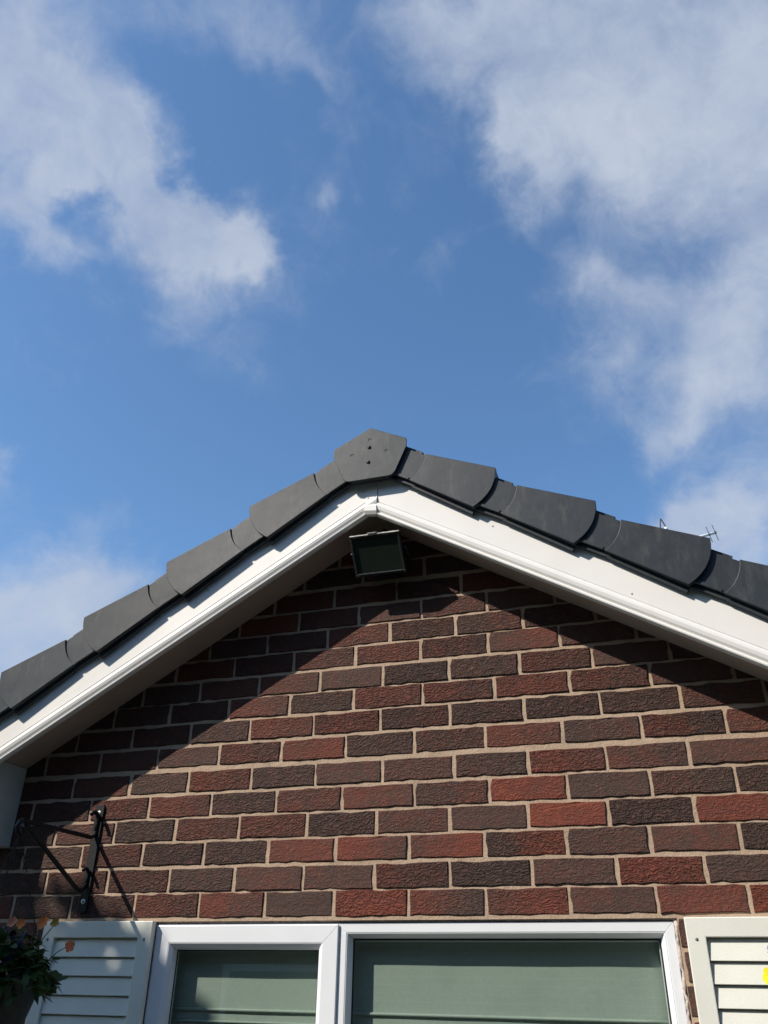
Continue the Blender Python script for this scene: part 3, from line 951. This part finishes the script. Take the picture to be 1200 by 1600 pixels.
# rough sealant bead down the jambs and across the head
def bead(name, p0, p1, wdt, n, seed):
    rr = random.Random(seed)
    p0 = Vector(p0); p1 = Vector(p1)
    pts = []; rs = []
    for i in range(n + 1):
        q = p0.lerp(p1, i / n)
        pts.append((q.x + rr.gauss(0, .0012), q.y + rr.gauss(0, .001), q.z + rr.gauss(0, .0006)))
        rs.append(wdt * rr.uniform(.6, 1.35))
    MB().tube(pts, rs, 6).build(name, M['sealant'], win)
bead('sealant', (FX1 + .0035, YF - .001, FZ1), (FX1 + .0035, YF - .001, FZ0), .0048, 90, 3)
bead('sealant', (FX0 - .0025, YF + .004, FZ1), (FX0 - .0025, YF + .004, FZ0), .003, 90, 4)
MB().box(OX0 + .001, OX1 - .001, 0.0065, .10, Z0 - .0448, Z0 - .0412).build('lintel_edge', M['sealant'], win)

# ------------------------------------------------------------------ blind behind the glass
bl = empty('window_blind', (0.14, 0.085, OZ0 + .05), 'pale green fabric blind drawn down behind the window glass', 'blind')
def bpart(o):
    o.parent = bl; o.matrix_parent_inverse = Matrix.Translation((-0.14, -0.085, -(OZ0 + .05)))
    return o
mb = MB()
v = []; f = []
NXB, NZB = 40, 60
bx0, bx1, bz1, bz0 = -0.57, 0.866, Z0 - .055, OZ0 + .05
rb = random.Random(5)
for iz in range(NZB + 1):
    z = bz1 + (bz0 - bz1) * iz / NZB
    for ix in range(NXB + 1):
        x = bx0 + (bx1 - bx0) * ix / NXB
        y = 0.0705 + 0.0005 * math.sin(x * 9 + z * 2) + 0.0003 * math.sin(x * 23 + 1)
        v.append((x, y, z))
for iz in range(NZB):
    for ix in range(NXB):
        a = iz * (NXB + 1) + ix
        f.append((a, a + 1, a + NXB + 2, a + NXB + 1))
mb.add(v, f, True)
fab = bpart(mb.build('fabric', M['fabric']))
m = fab.modifiers.new('thick', 'SOLIDIFY'); m.thickness = 0.0012; m.offset = 1
for zz in (-0.268, -0.52, -0.78, -1.03):
    mb = MB().tube([(bx0 + (bx1 - bx0) * i / 20, .0675 + 0.0005 * math.sin((bx0 + (bx1 - bx0) * i / 20) * 9 + (Z0 + zz) * 2), Z0 + zz - .003 * i / 20) for i in range(21)], .0042, 8)
    bpart(mb.build('rod_pocket', M['fabric']))
    mb = MB().tube([(bx0 + (bx1 - bx0) * i / 20, .0685 + 0.0005 * math.sin((bx0 + (bx1 - bx0) * i / 20) * 9 + (Z0 + zz) * 2), Z0 + zz - .030) for i in range(21)], .0030, 8)
    bpart(mb.build('fold', M['fabric']))
bpart(MB().box(bx0, bx1, .0665, .086, Z0 - .054, Z0 - .048).build('head_rail', M['frame']))

# ------------------------------------------------------------------ louvred shutters
def make_shutter(x0, x1, label):
    z1, z0 = Z0 - .0405, OZ0 - .02
    cx = (x0 + x1) / 2
    t = empty('window_shutter', (cx, -0.010, z0), label, 'shutter', 'louvred shutters beside the window')
    h = z1 - z0; w = x1 - x0
    st = 0.0465; hd = 0.0455
    fm = MB()
    yb, yf = 0.0085, -0.0125
    hw = w / 2
    mid = h * 0.47
    xs = [-hw, -hw + st, hw - st, hw]; zs = [0, hd, mid - .02, mid + .02, h - hd, h]
    holes = {(1, 1), (1, 3)}
    vv = {}
    def vid(i, j, k):
        key = (i, j, k)
        if key not in vv:
            vv[key] = len(fm.v); fm.v.append((xs[i], (yf, yb)[k], zs[j]))
        return vv[key]
    for i in range(3):
        for j in range(5):
            if (i, j) in holes: continue
            for k in (0, 1):
                fm.f.append((vid(i, j, k), vid(i + 1, j, k), vid(i + 1, j + 1, k), vid(i, j + 1, k))); fm.smooth.append(False)
            for (p, q, ni, nj) in (((i, j), (i + 1, j), i, j - 1), ((i + 1, j), (i + 1, j + 1), i + 1, j), ((i + 1, j + 1), (i, j + 1), i, j + 1), ((i, j + 1), (i, j), i - 1, j)):
                if not (0 <= ni < 3 and 0 <= nj < 5) or (ni, nj) in holes:
                    fm.f.append((vid(*p, 0), vid(*q, 0), vid(*q, 1), vid(*p, 1))); fm.smooth.append(False)
    o = fm.build('frame', M['shutter'], t, 0.0025, 2)
    bk = MB().box(-hw + st - .003, hw - st + .003, yb - .004, yb + .0005, hd - .003, h - hd + .003).build('back_panel', M['shutter'], t)
    # slats: foot proud, head set back under the slat above
    sm = MB()
    L = hw - st - .0008
    sm.add([(-L, -.0085, .0), (L, -.0085, .0), (L, -.0010, .0465), (-L, -.0010, .0465), (-L, -.0040, .0), (L, -.0040, .0), (L, .0014, .0470), (-L, .0014, .0470)],
           [(0, 1, 2, 3), (4, 7, 6, 5), (0, 4, 5, 1), (2, 6, 7, 3), (1, 5, 6, 2), (0, 3, 7, 4)])
    sme = sm.mesh('slat', M['shutter'])
    z = h - hd - .0515
    while z > hd - .01:
        if not (mid - .06 < z < mid + .02):
            s = link_mesh('slat', sme, t, (0, 0, z))
            m = s.modifiers.new('bevel', 'BEVEL'); m.width = .0012; m.segments = 2
        z -= 0.0503
    for (sx, sz) in ((-1, h - .050), (1, h - .050), (-1, .05), (1, .05)):
        s = MB().lathe([(0.0001, 0.0022), (0.0026, 0.0018), (0.0042, 0.0)], 12).build('screw', M['dull'], t)
        s.rotation_euler = (math.pi / 2, 0, 0); s.location = (sx * (hw - .0235), yf - .0001, sz)
    return t
make_shutter(-0.993, -0.602, 'cream louvred shutter behind the orange flowered basket, below the black bracket')
make_shutter(0.929, 1.320, 'cream louvred shutter with a yellow and violet pansy hanging in front of it')

# ------------------------------------------------------------------ floodlight under the apex
fl = empty('floodlight', (0.132, -0.004, Z0 + 1.02), 'black weathered floodlight fixed under the point of the gable', 'floodlight')
def flp(o):
    o.parent = fl; o.matrix_parent_inverse = Matrix.Translation((-0.132, 0.004, -(Z0 + 1.02)))
    return o
pt_, pb_ = Vector((0.1205, -0.152, Z0 + 1.1155)), Vector((0.1270, -0.087, Z0 + 0.9995))
upv = (pt_ - pb_); H = upv.length; upv.normalize()
rv = Vector((1, 0.0, 0.0)); rv = Matrix.Rotation(math.radians(0.6), 3, 'Y') @ rv
fw = rv.cross(upv).normalized()            # outward?
if fw.y > 0: fw = -fw
cen = (pt_ + pb_) / 2
FM = Matrix((rv.to_4d(), fw.to_4d(), upv.to_4d(), (0, 0, 0, 1))).transposed()
FM[3] = (0, 0, 0, 1)
for i in range(3):
    FM[i][3] = cen[i]
def fbuild(name, mb, mat, bevel=0, seg=2, parent=None):
    mb.v = [tuple(FM @ Vector(q)) for q in mb.v]
    return flp(mb.build(name, mat, None, bevel, seg))
w2, h2 = 0.0865, H / 2
# housing: deep tray tapering to the back (local: x right, y outward, z up)
mb = MB()
rings = [(w2, h2, -0.004), (w2, h2, -0.020), (w2 * .86, h2 * .82, -0.055), (w2 * .55, h2 * .55, -0.078)]
v = []; f = []
for (a, b, y) in rings:
    v += [(-a, y, -b), (a, y, -b), (a, y, b), (-a, y, b)]
for r in range(len(rings) - 1):
    for k in range(4):
        k2 = (k + 1) % 4
        f.append((r * 4 + k, r * 4 + k2, r * 4 + 4 + k2, r * 4 + 4 + k))
f.append((0, 3, 2, 1)); n4 = (len(rings) - 1) * 4; f.append((n4, n4 + 1, n4 + 2, n4 + 3))
mb.add(v, f)
fbuild('housing', mb, M['lampbody'], 0.004, 2)
mb = MB()
bw = 0.0068
mb.box(-w2 - .002, w2 + .002, -.0035, .006, h2 - bw, h2 + .003); mb.box(-w2 - .002, w2 + .002, -.0035, .006, -h2 - .003, -h2 + bw)
mb.box(-w2 - .002, -w2 + bw, -.0033, .0058, -h2 + bw, h2 - bw); mb.box(w2 - bw, w2 + .002, -.0033, .0058, -h2 + bw, h2 - bw)
fbuild('bezel', mb, M['lampbody'], 0.002, 2)
mlg = Mat('smoked_lamp_glass'); mlg.set(color=(0.022, 0.028, 0.023), rough=0.16, spec=0.6)
fbuild('lamp_glass', MB().box(-w2 + bw, w2 - bw, -.0032, .001, -h2 + bw, h2 - bw), mlg.m)
mgr = simple('dusty_grime', (0.36, 0.35, 0.32), 0.95, 0.5, 60, 0.2, bump=0.003, bscale=120)
mb = MB(); rr = random.Random(9)
v = []; f = []
NG = 24
for i in range(NG + 1):
    x = -w2 - .001 + (2 * w2 + .002) * i / NG
    d = rr.uniform(.004, .0085)
    v += [(x, .0070, h2 + .0030), (x, .0072, h2 + .0030 - d * rr.uniform(.5, 1)), (x, .0045 , h2 + .0052 + rr.uniform(0, .0015)), (x, -.012, h2 + .0048 + rr.uniform(0, .002))]
for i in range(NG):
    for k in range(3):
        f.append((i * 4 + k, i * 4 + 4 + k, i * 4 + 5 + k, i * 4 + 1 + k))
mb.add(v, f, True)
fbuild('grime_crust', mb, mgr)
fbuild('top_catch', MB().box(-.022, .010, -.004, .0075, h2 + .0048, h2 + .0100), mgr, 0.001, 1)
mglint = simple('glint_edge', (0.5, 0.5, 0.5), 0.3, 0.1, 50, 0.5, 0.7)
fbuild('glint_strip', MB().box(-w2 + .010, w2 - .010, .0061, .0078, -h2 + .0050, -h2 + .0080), mglint)  # bright strip added to imitate the sun glint on the lower rim
# stirrup bracket back to the wall
mb = MB()
mb.tube([(-.095 + .1235, -.118, Z0 + 1.075), (-.095 + .1235, -.05, Z0 + 1.062), (-.080 + .1235, -.014, Z0 + 1.058), (.080 + .1235, -.014, Z0 + 1.058), (.095 + .1235, -.05, Z0 + 1.062), (.095 + .1235, -.118, Z0 + 1.075)], .0055, 6)
flp(mb.build('stirrup', M['lampbody']))
flp(MB().tube([(.150, -.012, Z0 + 1.10), (.156, -.010, Z0 + 1.13), (.150, -.008, Z0 + 1.165), (.146, -.008, Z0 + 1.20)], .0035, 8).build('cable', M['gasket']))
flp(MB().box(.1235 - .035, .1235 + .035, -.022, -.002, Z0 + 1.02, Z0 + 1.10).build('wall_box', M['lampbody'], None, 0.003, 2))

# ------------------------------------------------------------------ hanging basket brackets
def arc_pts(c, r, a0, a1, n, plane='yz'):
    out = []
    for i in range(n + 1):
        a = math.radians(a0 + (a1 - a0) * i / n)
        out.append((c[0], c[1] + r * math.cos(a), c[2] + r * math.sin(a)))
    return out
def make_bracket(x, label):
    t = empty('wall_bracket', (x, -0.002, Z0 + 0.0), label, 'bracket', 'wrought iron basket brackets')
    b = MB()
    b.prism([(-.0155, -.008), (-.011, -.015), (.011, -.015), (.0155, -.008), (.0155, .305), (.011, .312), (-.011, .312), (-.0155, .305)], -.007, 0.0)
    o = b.build('back_plate', M['iron'], t, 0.0012, 2)
    # arms: flat iron bar bent from small scrolls at the plate
    top = [(0, -.012, .262)]
    up = arc_pts((0, -.030, .262), .0210, 0, 150, 8)
    up_scroll = [(0, -.0085, .222), (0, -.009, .250)] + up
    MB().tube(up_scroll, .0065, 8).build('scroll', M['iron'], t)
    MB().tube([(0, -.0090, .226), (0, -.013, .213), (0, -.028, .2055), (0, -.20, .2035), (0, -.345, .2015), (0, -.360, .203), (0, -.373, .197), (0, -.378, .183), (0, -.372, .170), (0, -.358, .168), (0, -.352, .176)], .0066, 8).build('arm', M['iron'], t)
    MB().tube([(0, -.350, .1975), (0, -.33, .1855), (0, -.058, .0515), (0, -.040, .046), (0, -.022, .052), (0, -.0105, .066)], .0068, 8).build('brace', M['iron'], t)
    lo = [(0, -.0085, .060), (0, -.009, .088)] + arc_pts((0, -.024, .096), .0155, 0, 150, 8)
    MB().tube(lo, .0055, 8).build('scroll', M['iron'], t)
    for z in (.285, .017):
        s = MB().lathe([(0.0022, 0.0030), (0.0040, 0.0032), (0.0068, 0.0024), (0.0080, 0.0)], 14).build('screw', M['screw'], t)
        s.rotation_euler = (math.pi / 2, 0, 0); s.location = (0, -.0072, z)
        k = MB().lathe([(0.0001, 0.0010), (0.0024, 0.0010), (0.0026, 0.0)], 10).build('screw_slot', M['gasket'], t)
        k.rotation_euler = (math.pi / 2, 0, 0); k.location = (0, -.0098, z)
    return t
make_bracket(-0.873, 'black wrought iron bracket with scrolls screwed above the orange flowered basket')
make_bracket(1.262, 'black wrought iron bracket holding the yellow and violet pansy basket')

def flower(mb, c, r, nrm, rr, petals=5, cup=0.25):
    nrm = Vector(nrm).normalized()
    a = nrm.orthogonal().normalized(); b = nrm.cross(a)
    ph = rr.uniform(0, 6.28)
    for k in range(petals):
        th = ph + 2 * math.pi * k / petals
        d = a * math.cos(th) + b * math.sin(th)
        s = nrm.cross(d)
        L = r * rr.uniform(.85, 1.12); Wd = r * .62
        base = Vector(c)
        pts = [base, base + d * L * .45 + s * Wd * .8 + nrm * r * cup * .5, base + d * L * .92 + s * Wd * .62 + nrm * r * cup, base + d * L * 1.05 + nrm * r * cup * .8,
               base + d * L * .92 - s * Wd * .62 + nrm * r * cup, base + d * L * .45 - s * Wd * .8 + nrm * r * cup * .5]
        mid_ = base + d * L * .6 + nrm * r * cup * .35
        v = pts + [mid_]
        mb.add(v, [(0, 1, 6), (1, 2, 6), (2, 3, 6), (3, 4, 6), (4, 5, 6), (5, 0, 6)], True)

def leaf_faces(mb, c, d, n, L, Wd, bend=.25):
    d = Vector(d).normalized(); n = Vector(n); s = d.cross(n)
    if s.length < 1e-4: s = d.orthogonal()
    s.normalize(); n = s.cross(d).normalized()
    c = Vector(c)
    p = [c, c + d * L * .3 + s * Wd * .5 + n * L * .05, c + d * L * .7 + s * Wd * .42 - n * L * bend * .3, c + d * L - n * L * bend, c + d * L * .7 - s * Wd * .42 - n * L * bend * .3, c + d * L * .3 - s * Wd * .5 + n * L * .05, c + d * L * .5 - n * L * bend * .05]
    mb.add(p, [(0, 1, 6), (1, 2, 6), (2, 3, 6), (3, 4, 6), (4, 5, 6), (5, 0, 6)], True)

def make_basket(x, y, label, flowers, seed, spread=1.0, nleaf=720):
    rr = random.Random(seed)
    zr = Z0 - 0.200                         # rim height
    t = empty('hanging_basket', (x, y, zr - .215), label, 'hanging basket', 'hanging flower baskets')
    h0 = 0.215
    MB().lathe([(0.0001, 0.0), (0.055, 0.004), (0.088, 0.05), (0.118, 0.13), (0.142, h0), (0.148, h0 + .004), (0.148, h0 - .006), (0.137, h0 - .008), (0.133, h0 - .02), (.0001, h0 - .02)], 28).build('pot', M['pot'], t)
    MB().lathe([(0.132, h0 - .018), (0.07, h0 - .008), (0.0001, h0 - .004)], 20).build('soil', M['soil'], t)
    for k in range(3):
        a = 2 * math.pi * k / 3 + .5
        p0 = Vector((.142 * math.cos(a), .142 * math.sin(a), h0)); p1 = Vector((0, 0, h0 + .365))
        mb = MB(); nl = 22
        for i in range(nl):
            q0 = p0.lerp(p1, i / nl); q1 = p0.lerp(p1, (i + 1.12) / nl)
            dd = (q1 - q0); sd = dd.cross(Vector((math.cos(i * 1.57 + a), math.sin(i * 1.57 + a), 0.1))).normalized() * .0035
            mb.tube([q0, q0.lerp(q1, .2) + sd, q0.lerp(q1, .8) + sd, q1], .0009, 4, False)
            mb.tube([q0, q0.lerp(q1, .2) - sd, q0.lerp(q1, .8) - sd, q1], .0009, 4, False)
        mb.build('chain', M['iron'], t)
    mb = MB().tube(arc_pts((0, 0, h0 + .370), .009, 0, 360, 14), .0016, 6)
    mb.build('hook_ring', M['iron'], t)
    # foliage mound
    fm = MB()
    for i in range(nleaf):
        a = rr.uniform(0, 2 * math.pi); r = math.sqrt(rr.random()) * .165 * spread
        hh = (1 - (r / (.175 * spread)) ** 2) * .125 * rr.uniform(.1, 1.0)
        c = (r * math.cos(a), r * math.sin(a), h0 + hh - (.05 * rr.random() if r > .12 else 0))
        d = Vector((math.cos(a + rr.gauss(0, .8)), math.sin(a + rr.gauss(0, .8)), rr.uniform(-.6, .7)))
        leaf_faces(fm, c, d, (rr.gauss(0, .4), rr.gauss(0, .4), 1), rr.uniform(.028, .055), rr.uniform(.016, .028), rr.uniform(0, .5))
    for (dx, dy, dz, L, wdt, dd) in EXTRA_LEAVES.get(seed, []):
        leaf_faces(fm, (dx, dy, h0 + dz), dd, (.3, -1, .2), L, wdt, .15)
    fm.build('foliage', M['leaf'], t)
    for (dx, dy, dz, r, nrm, mat, stem) in flowers:
        f_ = MB()
        flower(f_, (0, 0, 0), r, nrm, rr)
        o = f_.build('flower', M[mat], t)
        o.location = (dx, dy, h0 + dz)
        base = Vector((dx * stem, dy * stem, h0 + .02))
        MB().tube([base - o.location, (base - o.location) * .4 + Vector((0, 0, .008)), -Vector(nrm).normalized() * .004], .0013, 5).build('stem', M['leaf'], o)
    return t
EXTRA_LEAVES = {21: [(.165, -.02, -.005, .06, .016, (.5, -.1, -1)), (.13, -.05, -.01, .05, .014, (.25, -.2, -1)), (.14, -.03, .02, .05, .018, (.9, -.2, -.5)), (.19, .0, .045, .03, .008, (1, -.1, .05)), (.11, -.06, -.02, .045, .013, (.1, -.2, -1))]}
rr = random.Random(3)
FL_L = [(.040, 0.0, .134, .015, (.1, -1, .35), 'peach', .8), (.139, 0.0, .131, .0165, (.2, -1, .3), 'orange', .6), (.180, 0.0, .131, .0115, (.3, -1, .2), 'ochre', .6),
        (.238, 0.0, .076, .015, (1, -.35, .1), 'peach', .65), (.095, -.03, .128, .013, (.3, -1, .3), 'orange', .7), (.005, -.05, .125, .014, (0, -1, .4), 'orange', .7)]
for i in range(24):
    a = rr.uniform(-2.9, 0.3); q = rr.uniform(.03, .17)
    FL_L.append((q * math.cos(a), q * math.sin(a), .035 + rr.uniform(.0, .085), rr.uniform(.010, .015), (rr.gauss(.2, .4), -1, rr.uniform(0, .6)), 'purple', .7))
make_basket(-0.873, -0.362, 'dark hanging basket of orange and deep violet flowers in front of the left-hand shutter'.replace('left-hand ', ''), FL_L, 21, 1.0)
FL_R = [(-.184, 0.0, .024, .018, (-.9, -.5, .2), 'yellow', .6), (-.172, -.01, .006, .018, (-.3, -1, -.3), 'yellow', .6), (-.166, 0.0, .074, .013, (-.5, -1, .4), 'lilac', .7), (-.170, .0, .044, .012, (-.4, -1, .2), 'purple', .7), (-.165, .0, .058, .010, (-.4, -1, .2), 'yellow', .7)]
for i in range(14):
    a = rr.uniform(1.6, 6.0); q = rr.uniform(.05, .15)
    FL_R.append((q * math.cos(a), q * math.sin(a), .03 + rr.uniform(.0, .07), rr.uniform(.014, .019), (rr.gauss(-.2, .4), -1, rr.uniform(0, .7)), rr.choice(['yellow', 'lilac', 'yellow', 'purple']), .7))
make_basket(1.262, -0.362, 'hanging basket of yellow and violet pansies in front of the sunlit cream shutter', FL_R, 22, 0.88)

# ------------------------------------------------------------------ neighbour's house and aerial, beyond the roof
nb = empty('neighbour_house', (3.4, 12.0, 0), 'two storey brick house behind the gable carrying the television aerial', 'house')
def npart(o):
    o.parent = nb; o.matrix_parent_inverse = Matrix.Translation((-3.4, -12.0, 0)); return o
npart(MB().box(0.4, 6.4, 9.6, 15.6, 0, 4.9).build('wall', M['wallflat']))
rp = MB().add([(0.1, 9.2, 4.75), (6.7, 9.2, 4.75), (6.7, 12.6, 6.7), (0.1, 12.6, 6.7), (6.7, 16.0, 4.75), (0.1, 16.0, 4.75), (0.1, 9.2, 4.9), (6.7, 9.2, 4.9), (6.7, 12.6, 6.86), (0.1, 12.6, 6.86), (6.7, 16.0, 4.9), (0.1, 16.0, 4.9)],
              [(0, 1, 2, 3), (3, 2, 4, 5), (6, 9, 8, 7), (9, 11, 10, 8), (0, 6, 7, 1), (4, 10, 11, 5), (0, 3, 5, 11, 9, 6), (1, 7, 8, 10, 4, 2)])
npart(rp.build('roof', M['tile']))
npart(MB().box(2.05, 2.65, 9.75, 10.35, 4.95, 6.95).build('chimney', M['wallflat']))

ant = empty('television_aerial', (1.95, 9.70, 6.40), 'small television aerial showing above the slate grey roof edge', 'aerial')
def ap(o):
    o.parent = ant; o.matrix_parent_inverse = Matrix.Translation((-1.95, -9.70, -6.40)); return o
def A(x, z, y=9.5): return Vector((x, y, z + Z0))
b0 = A(1.56, 5.775); b1 = A(2.275, 5.905)
ap(MB().tube([b0, b1], .022, 8).build('boom', M['aerial']))
ap(MB().tube([A(1.95, 4.0, 9.70), A(1.95, 5.835, 9.70)], .019, 8).build('mast', M['aerial']))
ap(MB().tube([A(1.95, 5.822, 9.70), A(1.95, 5.822, 9.49)], .014, 8).build('mast_clamp', M['aerialdark']))
ap(MB().tube([A(1.95, 4.65, 9.70), A(2.10, 4.65, 9.76)], .014, 8).build('wall_strap', M['aerialdark']))
for fr_ in (0.86, 0.985):
    c = b0.lerp(b1, fr_)
    if fr_ == 0.72: dv = Vector((.02, 0, -.11))
    else: dv = Vector((.024, 0, -.135))
    e = ap(MB().tube([c - dv, c + dv], .0052, 6).build('director', M['aerialdark']))
    MB().box(c.x - .018, c.x + .018, c.y - .02, c.y + .02, c.z - .018, c.z + .018).build('director_clip', M['aerialdark'], None, .004, 1)
    k = bpy.data.objects[-1] if False else None
for o in [o for o in bpy.data.objects if o.name.startswith('director_clip')]:
    ap(o)
ap(MB().tube([A(1.47, 5.80), A(1.470, 5.95), A(1.516, 6.24), A(1.520, 6.262), A(1.530, 6.245), A(1.60, 6.04), A(1.66, 5.80)], .011, 6).build('reflector', M['aerialdark']))
ap(MB().box(1.552, 1.592, 9.47, 9.53, Z0 + 6.055, Z0 + 6.098).build('reflector_cap', M['aerial'], None, .006, 2))
ap(MB().tube([A(1.56, 5.755), A(1.478, 5.80)], .008, 6).build('reflector_stay', M['aerialdark']))

# ------------------------------------------------------------------ garden tree shading the foot of the wall
def make_tree(loc, cz, rad, label, seed, nleaf, trunk_h):
    rr = random.Random(seed)
    t = empty('garden_tree', loc, label, 'tree')
    tr = MB()
    tr.tube([(0, 0, -.05), (.03, .02, trunk_h * .4), (-.02, .03, trunk_h * .8), (.02, 0, trunk_h + .3)], [.13, .10, .085, .05], 10)
    lobes = []
    for i in range(44):
        a = rr.uniform(0, 6.28); e = rr.uniform(-1.2, 1.2)
        r = rad * rr.uniform(.40, .62)
        p = Vector((math.cos(a) * math.cos(e) * r, math.sin(a) * math.cos(e) * r, cz + math.sin(e) * r))
        lobes.append((p, rad * rr.uniform(.30, .42)))
        tr.tube([(0, 0, trunk_h * .85), (p.x * .4, p.y * .4, trunk_h * .9 + (p.z - trunk_h) * .4), tuple(p)], [.05, .03, .012], 6)
    tr.build('trunk', M['bark'], t)
    lf = MB()
    for i in range(nleaf):
        p, r = lobes[rr.randrange(len(lobes))]
        d = Vector((rr.gauss(0, 1), rr.gauss(0, 1), rr.gauss(0, 1))).normalized() * r * rr.random() ** .35
        leaf_faces(lf, p + d, (rr.gauss(0, 1), rr.gauss(0, 1), rr.gauss(-.3, .6)), (rr.gauss(0, .5), rr.gauss(0, .5), 1), rr.uniform(.08, .13), rr.uniform(.045, .065), .2)
    lf.build('crown', M['treeleaf'], t)
    return t
TS = 4.6
wc = Vector((-0.96, 0.0, Z0 - 0.92))          # where its shade centres on the wall
tc = wc + SUN * TS / 1.0
make_tree((tc.x, tc.y, 0), tc.z, 0.93, 'leafy garden tree left of the patio casting dappled shade', 17, 27000, tc.z - 0.7)

# ------------------------------------------------------------------ unseen house added behind the camera to cut sky light
oh = empty('sky_block_house', (-1.0, -10.5, 0), 'unseen two storey brick house added to hold sky light off the gable', 'house')
def op(o):
    o.parent = oh; o.matrix_parent_inverse = Matrix.Translation((1.0, 10.5, 0)); return o
op(MB().box(-11, 9, -14.0, -7.0, 0, 6.2).build('wall', M['wallflat']))
op(MB().add([(-11.4, -14.4, 6.0), (9.4, -14.4, 6.0), (9.4, -10.5, 8.6), (-11.4, -10.5, 8.6), (9.4, -6.6, 6.0), (-11.4, -6.6, 6.0), (-11.4, -14.4, 6.2), (9.4, -14.4, 6.2), (9.4, -10.5, 8.8), (-11.4, -10.5, 8.8), (9.4, -6.6, 6.2), (-11.4, -6.6, 6.2)],
              [(0, 1, 2, 3), (3, 2, 4, 5), (6, 9, 8, 7), (9, 11, 10, 8), (0, 6, 7, 1), (4, 10, 11, 5), (0, 3, 5, 11, 9, 6), (1, 7, 8, 10, 4, 2)]).build('roof', M['tile']))
mdark = simple('dark_panes', (0.02, 0.022, 0.025), 0.1, 0.1, 5)
for (x, z) in ((-8, 1.0), (-4, 1.0), (4.5, 1.0), (-8, 3.8), (-4, 3.8), (0.5, 3.8), (4.5, 3.8)):
    w_ = op(ring(MB(), x, x + 1.5, z, z + 1.2, .07, [(0, -7.0), (0, -6.95), (.07, -6.95), (.07, -7.0)]).build('window', M['frame']))
    MB().box(x + .07, x + 1.43, -6.99, -6.98, z + .07, z + 1.13).build('pane', mdark, None)
    k = [o for o in C.objects if o.name.startswith('pane') and o.parent is None][-1]
    k.parent = w_; k.matrix_parent_inverse = Matrix.Identity(4)
d_ = op(MB().box(1.0, 1.95, -6.99, -6.95, 0.0, 2.05).build('door', M['board']))
hg = empty('sky_block_hedge', (4.6, -2.5, 0), 'unseen tall clipped evergreen hedge added to cut sky light beside the patio', 'hedge')  # hedge added out of view to lower the ambient light
rr = random.Random(31)
MB().box(-.45, .45, -3.9, 3.6, 0.0, 3.9).build('hedge_core', M['hedgeleaf'], hg)
lf = MB()
for i in range(9000):
    y = rr.uniform(-4, 3.7); z = rr.uniform(0.05, 4.0)
    x = -.48 + rr.gauss(0, .06) if rr.random() < .6 else rr.uniform(-.5, .5)
    if x > -.4: z = 3.9 + rr.uniform(0, .2)
    leaf_faces(lf, (x, y, z), (rr.gauss(-.6, .6), rr.gauss(0, 1), rr.gauss(0, .6)), (rr.gauss(0, .5), rr.gauss(0, .5), 1), rr.uniform(.10, .17), rr.uniform(.05, .09), .2)
lf.build('foliage', M['hedgeleaf'], hg)
print('bricks', NB)
